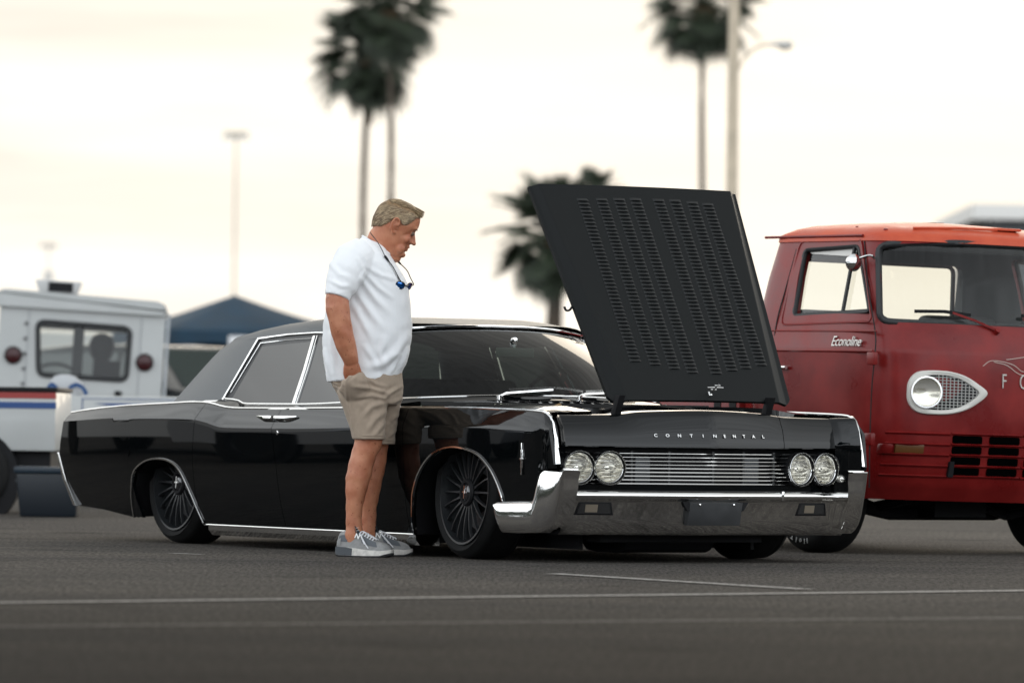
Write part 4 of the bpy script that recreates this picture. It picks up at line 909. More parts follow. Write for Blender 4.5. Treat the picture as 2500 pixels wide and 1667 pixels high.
sh.add(loft([ell(-.045, 0, 1.53, .105, .098, 28, tilt=-.38), ell(-.034, 0, 1.555, .092, .084, 28, tilt=-.52), ell(-.026, 0, 1.572, .080, .074, 28, tilt=-.64)]))
for s_ in (-1, 1):
    sh.add(limb([(-.10, s_*.13, 1.535, .085, .07), (-.145, s_*.195, 1.495, .100, .085), (-.178, s_*.232, 1.43, .097, .082), (-.198, s_*.252, 1.38, .086, .076), (-.216, s_*.268, 1.33, .071, .072), (-.224, s_*.274, 1.303, .064, .070)], 20))
folds = [([(-.085, 1.43), (-.02, 1.36), (.05, 1.31)], .012, .006), ([(-.10, 1.40), (-.03, 1.30), (.03, 1.24)], .014, .006), ([(-.13, 1.34), (-.06, 1.24), (.0, 1.16)], .015, .006), ([(-.15, 1.28), (-.09, 1.18), (-.04, 1.09)], .015, .005),
         ([(-.08, 1.46), (.0, 1.42), (.08, 1.40)], .012, .004), ([(-.255, 1.47), (-.21, 1.42), (-.15, 1.40)], .013, .004), ([(-.26, 1.39), (-.20, 1.36), (-.16, 1.36)], .010, .004),
         ([(.13, 1.12), (.08, 1.03), (.0, .97), (-.08, .955)], .020, .008), ([(.135, 1.05), (.11, .98), (.08, .93)], .012, .007), ([(.10, 1.02), (.07, .96), (.05, .93)], .010, .006), ([(-.27, 1.12), (-.24, 1.02), (-.235, .93)], .014, .006), ([(-.29, 1.04), (-.27, .97), (-.262, .91)], .010, .005),
         ([(-.08, 1.06), (-.04, 1.0), (-.02, .95)], .013, .004), ([(.02, 1.10), (.0, 1.02), (.02, .95)], .016, .004), ([(-.12, 1.50), (-.09, 1.44), (-.10, 1.38)], .009, .004), ([(-.23, 1.2), (-.25, 1.12), (-.245, 1.03)], .012, .004)]
SHIRTM = mat('white_cotton', (.85, .86, .87), .85, spec=.2, bump=.10, bscale=300, sheen=.1)
sme = cloth(sh, .0068, folds, 'shirt', SHIRTM, 5, (.0016, 31)); SHIRT = obj('shirt', sme, MAN)
# stitched hems and neck rib
def hemring(pts, r, nm, par, m): MB().add(sweep(pts, rect(r*.6, r*2.2), closed=True)).build(nm, m, par, 40, bevel=r*.25)
MB().add(tube(ell(-.026, 0, 1.572, .079, .073, 40, tilt=-.64), .0060, 8, closed=True)).build('neck_rib', SHIRTM, SHIRT, 60)
so = MB()
so.add(loft([ring_x(-.285, .10, 0, .955, .196, 36), ring_x(-.272, .108, 0, .91, .198, 36), ring_x(-.252, .113, 0, .866, .196, 36), ring_x(-.226, .112, 0, .825, .190, 36), ring_x(-.205, .106, 0, .795, .182, 36), ring_x(-.17, .085, 0, .765, .16, 36)]))
so.add(loft([ring_x(a, b, -.103, z, w, 28) for z, a, b, w in ((.84, -.225, .06, .098), (.79, -.208, .040, .102), (.73, -.184, .030, .100), (.667, -.160, .026, .097), (.62, -.147, .027, .094), (.593, -.140, .029, .093))]))
so.add(loft([ring_x(a, b, .108, z, w, 28) for z, a, b, w in ((.84, -.18, .108, .09), (.80, -.12, .105, .095), (.72, -.095, .088, .095), (.608, -.07, .073, .09), (.568, -.062, .071, .09))]))
for s_ in (-1, 1):      # cloth of the filled pockets standing over the hands
    so.add(loft([ell(cx, s_*cy, z, a, b, 20, 1.0, tilt=tl) for cx, cy, z, a, b, tl in ((-.11, .165, .775, .05, .025, 0), (-.124, .178, .81, .066, .046, 0), (-.129, .192, .845, .074, .058, 0), (-.134, .202, .875, .070, .062, .2), (-.142, .205, .897, .058, .062, .45), (-.147, .204, .912, .050, .054, .50))]))
sf = [([(.022, .80), (-.04, .815), (-.12, .80)], .010, .006), ([(.03, .83), (-.05, .85), (-.14, .86)], .010, .006), ([(.018, .775), (-.04, .76), (-.09, .70)], .012, .006), ([(.02, .73), (-.02, .70), (-.06, .64)], .012, .005), ([(.024, .68), (.0, .65), (-.03, .61)], .010, .004), ([(-.11, .955), (-.15, .915), (-.172, .885)], .006, .006), ([(-.175, .89), (-.17, .80), (-.145, .70), (-.125, .60)], .006, .0025),
      ([(-.26, .90), (-.22, .87), (-.20, .84)], .008, .006), ([(-.24, .86), (-.205, .845), (-.19, .82)], .007, .005), ([(.10, .86), (.05, .83), (.02, .80)], .010, .006), ([(.105, .80), (.06, .78), (.03, .78)], .009, .005), ([(.088, .72), (.06, .70), (.035, .66)], .009, .004), ([(.075, .64), (.055, .62), (.03, .60)], .008, .003), ([(-.06, .90), (-.02, .87), (.03, .86)], .010, .004)]
SHORTM = mat('khaki_cotton', (.365, .290, .222), .85, spec=.2, bump=.10, bscale=340, var=.06, vscale=30, sheen=.1)
ome = cloth(so, .0062, sf, 'shorts', SHORTM, 4, (.0012, 36)); SHORTS = obj('shorts', ome, MAN)
for (a, b, cy, z, w) in ((-.1395, .0285, -.103, .612, .0935), (-.066, .0725, .108, .588, .0905)):
    MB().add(sweep(ring_x(a-.0012, b+.0012, cy, z, w+.0015, 40), [(-.0006, -.0016), (.0012, 0), (-.0006, .0016)], closed=True)).build('hem_stitch', SHORTM, SHORTS, 60)
# ---- trainers
G1 = mat('trainer_grey_suede', (.27, .27, .265), .9, var=.10, vscale=60, bump=.2, bscale=400); G2 = mat('trainer_mesh', (.12, .132, .145), .85, bump=.5, bscale=600); G3 = mat('trainer_midsole', (.56, .54, .50), .7, var=.15, vscale=40); G4 = mat('trainer_outsole', (.02, .02, .021), .8); WH = mat('lace_white', (.74, .75, .77), .8); DK = mat('tongue_dark', (.028, .038, .046), .8); LT = mat('logo_light', (.80, .80, .78), .5)
def trainer(org, ang, L_=.292, mir=1):
    M = Matrix.Translation(org) @ Matrix.Rotation(ang, 4, 'Z')
    hgt = crv([(0, .096), (.04, .122), (.12, .132), (.22, .128), (.32, .128), (.42, .122), (.55, .104), (.68, .086), (.82, .074), (.92, .062), (1, .034)])
    wdt = crv([(0, .022), (.03, .032), (.12, .038), (.3, .038), (.45, .042), (.65, .050), (.8, .049), (.92, .038), (1, .012)])
    bas = crv([(0, .038), (.3, .036), (.6, .027), (.85, .025), (1, .032)])
    def ring(t, o=0., top=1.0):
        w, h, b = wdt(t)+o, (hgt(t)+o)*top, bas(t); x = t*L_; r = []
        for k in range(15):
            a = pi*k/14; c = cos(a); s_ = sin(a); yy = w*math.copysign(abs(c)**.62, c); 
            neck = 1-.40*max(0, 1-abs(t-.20)/.26)*(s_**3)
            r.append((x, yy*neck*(1-.18*s_), b+(h-b)*s_**.75))
        return r
    ts = [0, .015, .04, .08]+list(np.linspace(.13, .9, 24))+[.94, .97, .99, 1]
    up = MB().add(loft([ring(t) for t in ts], cap=True)); U = up.xf(M).build('shoe', G1, MAN, 50)
    # mesh side panels, lying a little proud of the upper
    def pt(t, k, o=.002):
        w, h, b = wdt(t)+o, hgt(t)+o, bas(t); a = pi*k; c, s_ = cos(a), sin(a); neck = 1-.40*max(0, 1-abs(t-.20)/.26)*(s_**3)
        return (t*L_, w*math.copysign(abs(c)**.62, c)*neck*(1-.18*s_), b+(h-b)*s_**.75)
    for side in (0, 1):
        kk = (lambda k: k) if side else (lambda k: 1-k)
        def patch(t0, t1, k0, k1, nm, m, o=.002, sk=0.): 
            MB().add(grid(lambda t, k: pt(t+sk*(k-k0), kk(k), o), np.linspace(t0, t1, 10), np.linspace(k0, k1, 6))).xf(M).build(nm, m, U, 60)
        patch(.50, .80, .13, .36, 'mesh_panel', G2, .0015, -.25)
        patch(.05, .22, .10, .24, 'heel_panel', G2, .0015)
        patch(.16, .26, .30, .42, 'ankle_panel', G2, .0018, .2)
        patch(.005, .10, .04, .16, 'heel_counter', G1, .004)
        patch(.80, .985, .03, .20, 'toe_guard', G1, .0035)
        # letter mark on the flank
        c0 = Vector(pt(.40, kk(.23), .007)); ex = (Vector(pt(.46, kk(.23), .007))-c0).normalized(); ey = (Vector(pt(.40, kk(.30), .007))-c0).normalized(); ez = ex.cross(ey) if side else ex.cross(ey); 
        if side: ex = ex
        ez = ex.cross(ey).normalized(); 
        if ez.y > 0 and not side or ez.y < 0 and side: pass
        Mt = basis(c0, ex, ey, ez) if (ez.y < 0) else basis(c0, -ex, ey, -ez)
        text('letter_mark', 'N', .038, LT, U, M @ Mt, .0012, offset=.0010, shear=.2)
        pass
    # midsole and outsole
    def srg(t, z, o): return (t*L_*1.03-.004, 0, z), wdt(t)+o
    def sole(z0f, z1f, o0, o1, nm, m):
        rings = []
        for z_, o_ in ((z0f, o0), (z1f, o1)):
            r = []
            for t in ts: r.append((t*(L_+.008)-.004, (wdt(t)+o_), z_(t)))
            for t in reversed(ts): r.append((t*(L_+.008)-.004, -(wdt(t)+o_), z_(t)))
            rings.append(r)
        MB().add(loft(rings)).xf(M).build(nm, m, U, 50)
    z_mid = lambda t: float(np.interp(t, [0, .08, .3, .6, .85, 1], [.014, .008, .007, .007, .009, .024])); z_out = lambda t: float(np.interp(t, [0, .08, .3, .85, 1], [.006, .0005, .0005, .0005, .012])); z_top = lambda t: bas(t)+.012-.004*t
    sole(z_mid, z_top, .006, .002, 'midsole', G3); sole(z_out, z_mid, .004, .0055, 'outsole', G4)
    zt = lambda t: bas(t)+.004
    # grey rear wedge of the midsole
    rw = [t for t in ts if t < .34]; rings = []
    for zf, o_ in ((lambda t: z_mid(t)+.001, .0072), (lambda t: z_top(t)+.001-.03*max(0, t-.2), .0042)):
        rings.append([(t*(L_+.008)-.0055, wdt(t)+o_, zf(t)) for t in rw]+[(t*(L_+.008)-.0055, -(wdt(t)+o_), zf(t)) for t in reversed(rw)])
    MB().add(loft(rings)).xf(M).build('heel_cushion', mat('heel_grey', (.060, .068, .076), .7), U, 50)
    # tongue, collar and laces
    tg = MB().add(grid(lambda a, b: (.455*L_-.026*a-.006*b*b, .026*b*(1+.25*a), .092+.074*a-.010*b*b), lin(0, 1, 6), lin(-1, 1, 8))); tg.add(grid(lambda a, b: (.455*L_-.026*a-.006*b*b-.007, .026*b*(1+.25*a), .092+.074*a-.010*b*b), lin(0, 1, 6), lin(-1, 1, 8))); tg.xf(M).build('tongue', DK, U, 60)
    for side in (-1, 1):
        ey = Vector((-.42, 0, .9)).normalized(); ez = Vector((.55*1, side*-.0, .38)).normalized()
        for j, tx in enumerate(('new balance', 'Made in USA')):
            text('tongue_text', tx, .0085, LT, U, M @ basis((.455*L_-.016-.004*(1-j), -.0335, .134+.013*(1-j)), Vector((.35, .94, 0)).normalized() if False else Vector((.85, -.5, .15)).normalized(), Vector((-.2, 0, 1)).normalized(), Vector((.45, -.88, .1)).normalized()), .0006) if side < 0 and ang < 0 else None
    la = MB()
    for j in range(6):
        t = .42+.048*j; z = hgt(t)+.004; w = .022
        for s_ in (-1, 1):
            la.add(tube(cat([(t*L_, s_*w, z-.012), (t*L_+.006, s_*w*.5, z+.001), (t*L_+.012, 0, z+.002), (t*L_+.020, -s_*w*.6, z-.004)], 4), .0032, 6))
    for s_ in (-1, 1):     # bow loops and ends
        la.add(tube(cat([(.44*L_, 0, .108), (.46*L_, s_*.026, .112), (.52*L_, s_*.048, .094), (.58*L_, s_*.056, .066), (.55*L_, s_*.046, .080), (.45*L_, s_*.01, .106)], 5), .0030, 6))
        la.add(tube(cat([(.44*L_, 0, .108), (.50*L_, s_*.038, .100), (.60*L_, s_*.056, .066), (.66*L_, s_*.060, .046)], 5), .0030, 6))
    la.xf(M).build('laces', WH, U, 60)
    return U
trainer(tuple(NEAR[0]+Vector((-.012, .006, 0))), NEAR[1], .304); trainer(tuple(FAR[0]+Vector((-.006, 0, 0))), FAR[1], .296)
SC = MB()
# ---- sunglasses hanging on a cord
SG = thing('sunglasses', 'black framed sunglasses with blue lenses hanging from a neck cord on the white shirt', 'sunglasses', (-.66, 28.86, 0))
FRM = mat('frame_black', (.010, .012, .015), .35); LENSB = mat('blue_mirror_lens', (.01, .17, .62), .06, metal=.85, coat=1)
NT = cat([(.012, -.155, 1.520), (.030, -.148, 1.497), (.056, -.142, 1.462), (.076, -.142, 1.425), (.092, -.140, 1.396), (.100, -.138, 1.386)], 4)
FT_ = cat([(.067, .035, 1.506), (.090, .045, 1.484), (.122, .045, 1.452), (.140, .040, 1.415), (.156, .030, 1.384), (.152, .020, 1.377)], 4)
MB().add(sweep(NT, [(-.0025, -.0045), (.0025, -.0045), (.0025, .0045), (-.0025, .0045)], (0, 1, 0), scale=[1.3]*5+[.9]*8+[1.2]*(len(NT)-13))).build('temple', FRM, SG, 40)
MB().add(sweep(FT_, [(-.0025, -.004), (.0025, -.004), (.0025, .004), (-.0025, .004)], (0, 1, 0))).build('temple', FRM, SG, 40)
MB().add(tube(cat([(-.064, -.072, 1.640), (-.060, -.085, 1.632), (-.028, -.110, 1.592), (-.006, -.142, 1.556), (.012, -.155, 1.520)], 6), .0022, 6)).build('neck_cord', FRM, SG, 60)
for P_ in (NT, FT_): MB().add(tube([P_[0], P_[2], P_[4]], [.0052, .0062, .0045], 8, up=(0, 1, 0))).build('cord_sleeve', FRM, SG, 60)
def lens(c, ex, ey, a, b, nm='lens'):
    out_ = []
    for i in range(24):
        t = 2*pi*i/24; cx, cz = cos(t), sin(t); out_.append(c+ex*(a*math.copysign(abs(cx)**.7, cx))+ey*(b*math.copysign(abs(cz)**.75, cz)*(1 if cz < 0 else .8)))
    nz = ex.cross(ey).normalized(); mid = c-nz*.0
    MB().add(([tuple(p) for p in out_]+[tuple(c+nz*(.006 if nz.y < 0 else -.006))], [(i, (i+1) % 24, 24) for i in range(24)])).build(nm, LENSB, SG, 60)
    MB().add(tube([tuple(p) for p in out_], .0028, 6, closed=True, up=tuple(nz))).build('lens_rim', FRM, SG, 60)
lens(Vector((.092, -.143, 1.374)), Vector((.80, .55, -.12)).normalized(), Vector((.28, 0, .96)).normalized(), .026, .020)
lens(Vector((.136, -.040, 1.372)), Vector((.40, .90, .05)).normalized(), Vector((.35, 0, .94)).normalized(), .026, .020)
MB().add(tube([(.112, -.115, 1.376), (.124, -.082, 1.372), (.132, -.066, 1.374)], .004, 6)).add(tube([(.143, -.016, 1.376), (.155, .022, 1.379)], .004, 6)).build('bridge', FRM, SG, 60)
# ================================================================== red cab-over pickup
VTH = .52; VO = Vector((2.36578, 31.55892, 0))
VAN = thing('cab_over_truck', 'faded red cab-over pickup truck with white oval headlight surround', 'truck', tuple(VO), VTH-pi/2)
_vm = Matrix.Translation(VO) @ Matrix.Rotation(VTH-pi/2, 4, 'Z'); _pv = Vector((2.1, 31.2, 0))
VM = _vm.inverted() @ Matrix.Translation(_pv) @ Matrix.Rotation(.020, 4, 'Y') @ Matrix.Translation(-_pv) @ _vm      # sagging suspension
def vb(mb, name, m, parent=VAN, angle=35, bevel=0, seg=2, **k): return mb.xf(VM).build(name, m, parent, angle, bevel, seg, **k)
def red_paint(name, hi, lo, rough):
    m = bpy.data.materials.new(name); m.use_nodes = True; t = m.node_tree; b = t.nodes['Principled BSDF']; N = t.nodes.new; L = t.links.new; tcn = N('ShaderNodeTexCoord')
    n = N('ShaderNodeTexNoise'); n.inputs['Scale'].default_value = 3.2; n.inputs['Detail'].default_value = 7; n.inputs['Roughness'].default_value = .62; L(tcn.outputs['Object'], n.inputs['Vector'])
    r = N('ShaderNodeValToRGB'); L(n.outputs['Fac'], r.inputs[0]); r.color_ramp.elements[0].position = .40; r.color_ramp.elements[0].color = (*lo, 1); r.color_ramp.elements[1].position = .66; r.color_ramp.elements[1].color = (*hi, 1)
    L(r.outputs[0], b.inputs['Base Color']); q = N('ShaderNodeMapRange'); L(n.outputs['Fac'], q.inputs[0]); q.inputs[1].default_value = .35; q.inputs[2].default_value = .7; q.inputs[3].default_value = rough*.8; q.inputs[4].default_value = rough*1.5; L(q.outputs[0], b.inputs['Roughness'])
    b.inputs['Coat Weight'].default_value = .15; b.inputs['Coat Roughness'].default_value = .2; b.inputs['Specular IOR Level'].default_value = .22; return m
RED = red_paint('faded_red_paint', (.215, .014, .012), (.135, .006, .006), .32); REDR = red_paint('sun_bleached_red', (.54, .092, .040), (.44, .056, .024), .45)  # roof red is lighter and more orange than the cab red
_zt = [.30, .40, .60, .90, 1.05, 1.10, 1.20, 1.24, 1.50, 1.70, 1.76, 1.80, 1.83]
def vA(z): return float(np.interp(z, _zt, [.70, .77, .80, .805, .80, .795, .765, .75, .655, .575, .53, .42, .2]))
def vB(z): return float(np.interp(z, _zt, [.78, .81, .83, .838, .838, .838, .818, .812, .76, .705, .675, .60, .42]))
def vR(z): return float(np.interp(z, [.3, 1.2, 1.70, 1.76, 1.80, 1.83], [-.77, -.77, -.72, -.70, -.62, -.45]))
def vfx(y, z): r = min(abs(y)/vB(z), .9999); return vA(z)*(1-r**6)**(1/6)-.09*r*r
def vring(z, off=0.):
    b = vB(z)-off; a = vA(z)-off; rr = vR(z)+off; pts = []
    for i in range(600):
        t = 2*pi*i/600; c, s_ = cos(t), sin(t)
        y = b*math.copysign(abs(s_)**.333, s_); r = abs(y)/b
        x = a*abs(c)**.333-.09*r*r if c >= 0 else rr*abs(c)**.16-.09*(1 if r > .999 else 0)*0
        if c < 0: x = -.09+(rr+.09)*abs(c)**.16
        pts.append((x, y, z))
    # resample by arc length
    P = np.array(pts+[pts[0]]); d = np.r_[0, np.cumsum(np.linalg.norm(np.diff(P, axis=0), axis=1))]; u = np.linspace(0, d[-1], 121)[:-1]
    return [tuple(np.array([np.interp(w, d, P[:, k]) for k in range(3)])) for w in u]
zs_l = [.30, .33, .36, .40, .5, .6, .75, .9, 1.0, 1.05, 1.085, 1.10, 1.12, 1.16, 1.195, 1.21, 1.24, 1.32, 1.4, 1.5, 1.6, 1.68, 1.70, 1.73, 1.75]
def bool_cut(mb, cutters, name):
    me = mb.mesh(name, RED, 0); o = bpy.data.objects.new('tmp', me); COL.objects.link(o); tmp = []
    for c in cutters:
        cm = c.mesh('c', RED, 0); co_ = bpy.data.objects.new('cut', cm); COL.objects.link(co_); tmp.append(co_)
        md = o.modifiers.new('b', 'BOOLEAN'); md.operation = 'DIFFERENCE'; md.object = co_; md.solver = 'EXACT'
    bpy.context.view_layer.update()
    r = bpy.data.meshes.new_from_object(o.evaluated_get(bpy.context.evaluated_depsgraph_get()))
    for t_ in tmp+[o]: bpy.data.objects.remove(t_)
    r.name = name; r.polygons.foreach_set('use_smooth', [True]*len(r.polygons)); r.set_sharp_from_angle(angle=radians(40)); return r
def rounded(poly, r, n=5):
    out = []; N = len(poly)
    for i in range(N):
        a, b, c = Vector(poly[i-1]), Vector(poly[i]), Vector(poly[(i+1) % N]); p = b+(a-b).normalized()*r; q = b+(c-b).normalized()*r
        for k in range(n+1): t = k/n; out.append(tuple(p*(1-t)**2+b*2*t*(1-t)+q*t*t))
    return out
# window outlines: side (x,z), front (y,z), rear (y,z)
SW_ = rounded([(-.335, 1.655), (.20, 1.672), (.455, 1.312), (-.30, 1.285)], .035); FW_ = rounded([(-.685, 1.680), (-.30, 1.705), (.30, 1.705), (.685, 1.680), (.765, 1.255), (-.765, 1.255)], .05); RW_ = rounded([(-.575, 1.62), (.575, 1.62), (.575, 1.27), (-.575, 1.27)], .05)
shell = MB().add(loft([vring(z) for z in zs_l]))
cut = [MB().add(prism(SW_, -1.2, 1.2, 'y')), MB().add(prism(FW_, .15, 1.2, 'x')), MB().add(prism(RW_, -1.2, -.3, 'x')), MB().add(loft([vring(z, .05) for z in (.36, .6, .9, 1.1, 1.24, 1.5, 1.69)]))]
cm = bool_cut(shell, cut, 'cab'); cm.transform(VM); cm.materials.clear(); cm.materials.append(RED); cm.materials.append(mat('van_interior_grey', (.10, .105, .105), .8))
_iv = VM.inverted()
for p_ in cm.polygons:
    c_ = _iv @ p_.center; zz_ = c_.z
    if abs(c_.y) < vB(zz_)-.035 and c_.x < vfx(c_.y, zz_)-.035 and c_.x > vR(zz_)+.03 and .34 < zz_ < 1.72: p_.material_index = 1
CAB = obj('cab', cm, VAN)
roof = MB().add(loft([vring(z, o) for z, o in ((1.70, -.006), (1.728, -.016), (1.734, -.016), (1.75, .0), (1.775, .015), (1.797, .055), (1.815, .12), (1.828, .22), (1.834, .38))])); vb(roof, 'cab_roof', REDR, VAN, 40)
# drip rail, roof screws, seam
vb(MB().add(tube([(x, s_*(vB(1.73)+.018), 1.728) for s_ in (-1,) for x in np.linspace(-.75, .24, 12)], .008, 6)), 'drip_rail', RED)
vb(MB().add(tube([(x, (vB(1.73)+.018), 1.728) for x in np.linspace(-.75, .24, 12)], .008, 6)), 'drip_rail', RED)
for y, x, z in ((-.62, .33, 1.758), (-.36, .42, 1.775), (.05, .44, 1.783), (-.6, .02, 1.775)):
    vb(MB().add(lathe([(.012, 0), (.012, .010), (.0001, .014)], 10, (x, y, z), 'z')), 'roof_bolt', RED)
vb(MB().add(tube([(.42, -.50, 1.775), (.455, -.25, 1.785), (.465, .02, 1.788)], .008, 6)), 'roof_gutter', REDR); vb(MB().add(box(.40, .47, .02, .18, 1.785, 1.80)), 'roof_marker', REDR, VAN, 30, bevel=.006)
# rubber seals and glass
def side_pt(x, z, s_, o=0.): return (x, s_*(vB(z)+o), z)
def front_pt(y, z, o=0.): return (vfx(y, z)+o, y, z)
SEAL = mat('window_seal', (.016, .017, .018), .6)
for s_ in (-1, 1):
    vb(MB().add(tube([side_pt(x, z, s_, -.012) for x, z in SW_], .014, 6, up=(0, 1, 0), closed=True)), 'door_window_seal', SEAL, VAN, 60)
    vb(MB().add(([side_pt(x, z, s_, -.028) for x, z in SW_], [tuple(range(len(SW_)))])), 'door_window', CLEAR, VAN, 0)
    vb(MB().add(sweep([side_pt(.155, 1.668, s_, -.012), side_pt(.185, 1.295, s_, -.012)], rect(.016, .016), (0, 1, 0))), 'vent_divider', SEAL, VAN, 0)
    vb(MB().add(([side_pt(-.325, 1.648, s_, -.022), side_pt(.15, 1.664, s_, -.022), side_pt(.12, 1.615, s_, -.022), side_pt(-.27, 1.632, s_, -.022)], [(0, 1, 2, 3)])), 'torn_tint_film', mat('film_white', (.6, .58, .54), .5), VAN, 0)
vb(MB().add(tube([front_pt(y, z, -.008) for y, z in FW_], .020, 6, up=(1, 0, 0), closed=True)), 'windscreen_seal', SEAL, VAN, 60)
def fill(fn, rows, nc=24): return grid(fn, rows, np.linspace(-1, 1, nc))
def fwy(z): return float(np.interp(z, [1.255, 1.675], [.765, .685]))
vb(MB().add(fill(lambda z, v_: front_pt(v_*fwy(z)*.985, z, -.022), np.linspace(1.262, 1.70, 12))), 'windscreen', CLEAR, VAN, 60)
vb(MB().add(fill(lambda z, v_: front_pt(v_*fwy(z)*.99, z, -.030-.02*(z < 1.66)), [1.648, 1.675, 1.705])), 'visor_band', mat('visor_black', (.006, .006, .006), .7), VAN, 60)
vb(MB().add(([(-.745, y, z) for y, z in RW_], [tuple(range(len(RW_)))])), 'back_window', CLEAR, VAN, 0)
vb(MB().add(tube([(-.765, y, z) for y, z in RW_], .014, 6, up=(1, 0, 0), closed=True)), 'back_window_seal', SEAL, VAN, 60)
# interior
GREYI = mat('van_interior_grey', (.10, .105, .105), .8)
vb(MB().add(box(-.70, .55, -.72, .72, .80, .84)).add(box(.40, .62, -.66, .66, 1.05, 1.20)), 'cab_interior', GREYI, VAN, 30)
vb(MB().add(box(-.70, -.665, .575, .655, .9, 1.66)).add(box(-.70, -.665, -.655, -.575, .9, 1.66)).add(box(-.70, -.665, -.6, .6, .9, 1.26)), 'cab_rear_lining', GREYI, VAN, 0)
for y in (-.42, .42):
    vb(MB().add(box(-.45, .05, y-.24, y+.24, .84, 1.0)).add(box(-.55, -.42, y-.24, y+.24, .95, 1.33)), 'cab_seat', mat('van_seat', (.06, .06, .062), .7), VAN, 30, bevel=.05, seg=3)
_st = MB().add(tube([(.19*cos(a), .19*sin(a), 0) for a in np.linspace(0, 2*pi, 28, endpoint=False)], .012, 8, closed=True)).xf(Matrix.Translation((.36, .42, 1.24)) @ Matrix.Rotation(radians(-35), 4, 'Y')); vb(_st, 'steering_wheel', BLACK)
# shut lines, pressed lines, hinges
GAP = mat('shut_line', (.01, .003, .003), .8)
for s_ in (-1, 1):
    front_cut = cat([side_pt(.235, 1.72, s_, .001), side_pt(.40, 1.45, s_, .001), side_pt(.56, 1.20, s_, .001), side_pt(.595, 1.08, s_, .001), side_pt(.575, .9, s_, .001), side_pt(.56, .6, s_, .001), side_pt(.52, .36, s_, .001)], 5)
    rear_cut = cat([side_pt(-.415, 1.715, s_, .001), side_pt(-.42, 1.45, s_, .001), side_pt(-.445, 1.2, s_, .001), side_pt(-.45, .8, s_, .001), side_pt(-.42, .52, s_, .001)], 5)
    for c in (front_cut, rear_cut): vb(MB().add(sweep(c, rect(.007, .004), (0, 1, 0))), 'door_shut_line', GAP, VAN, 0)
    for z, r in ((1.095, .010), (1.203, .007)):
        vb(MB().add(sweep([side_pt(x, z, s_, -.001) for x in np.linspace(-.74, .57, 14)], [(-r, 0), (0, -r*.9), (r, 0), (0, r*.6)], (0, 1, 0))), 'pressed_line', RED, VAN, 60)
    for z in (1.055, .62): vb(MB().add(box(.555, .625, s_*.838, s_*.868, z-.035, z+.035)), 'door_hinge', RED, VAN, 30, bevel=.008)
    fr = rounded([(-.39, 1.705), (.215, 1.715), (.51, 1.255), (-.40, 1.235)], .05)
    vb(MB().add(tube([side_pt(x, z, s_, .0) for x, z in fr], .006, 6, up=(0, 1, 0), closed=True)), 'door_frame_press', RED, VAN, 60)
    vb(MB().add(tube([side_pt(-.38, 1.0, s_, .012), side_pt(-.26, 1.0, s_, .020)], .010, 8)), 'door_handle', CHROME, VAN)
    vb(MB().add(tube(cat([side_pt(.40, 1.60, s_, .0), side_pt(.40, 1.615, s_, .035), side_pt(.34, 1.60, s_, .055)], 4), .007, 6)).add(lathe([(.0001, .02), (.030, .016), (.048, .0), (.045, -.014), (.0001, -.018)], 20, (.30, s_*(vB(1.57)+.06), 1.575), 'x')), 'door_mirror', CHROME, VAN, 40)
MV = VM.to_3x3()
text('script_badge', 'Econoline', .078, mat('worn_badge', (.50, .48, .45), .3, .8), VAN, VM @ basis((.30, -(vB(1.145)+.004), 1.145), Vector((1, 0, 0)), Vector((0, .12, 1)).normalized(), Vector((0, -1, .12)).normalized()), .004, spacing=.95, shear=.35)
for ch, y in zip('FORD', (-.137, -.010, .117, .244)):
    p = Vector(front_pt(y, .953, .004)); ex = (Vector(front_pt(y+.02, .953))-Vector(front_pt(y-.02, .953))).normalized(); ez = ex.cross(Vector((0, 0, 1)))
    text('letter', ch, .115, mat('badge_letter', (.55, .52, .48), .35, .6), VAN, VM @ basis(p, ex, Vector((0, 0, 1)), ez), .004, offset=-.001, sx=.62)
# hand painted scroll lines
PIN = mat('pinstripe', (.52, .42, .37), .6)
for pts in ([(-.27, 1.035), (-.22, 1.065), (-.14, 1.062), (-.07, 1.045), (-.02, 1.015), (.03, 1.02), (.05, 1.05), (.02, 1.06)], [(-.20, 1.06), (-.12, 1.045), (-.06, 1.01), (-.02, .995), (.03, 1.0)], [(-.12, 1.075), (-.05, 1.085), (.02, 1.10), (.09, 1.14)], [(.02, 1.10), (.12, 1.09), (.24, 1.035), (.32, 1.06)]):
    vb(MB().add(sweep(cat([front_pt(y, z, .0015) for y, z in pts], 6), rect(.0035, .002), (1, 0, 0))), 'painted_scroll', PIN, VAN, 0)
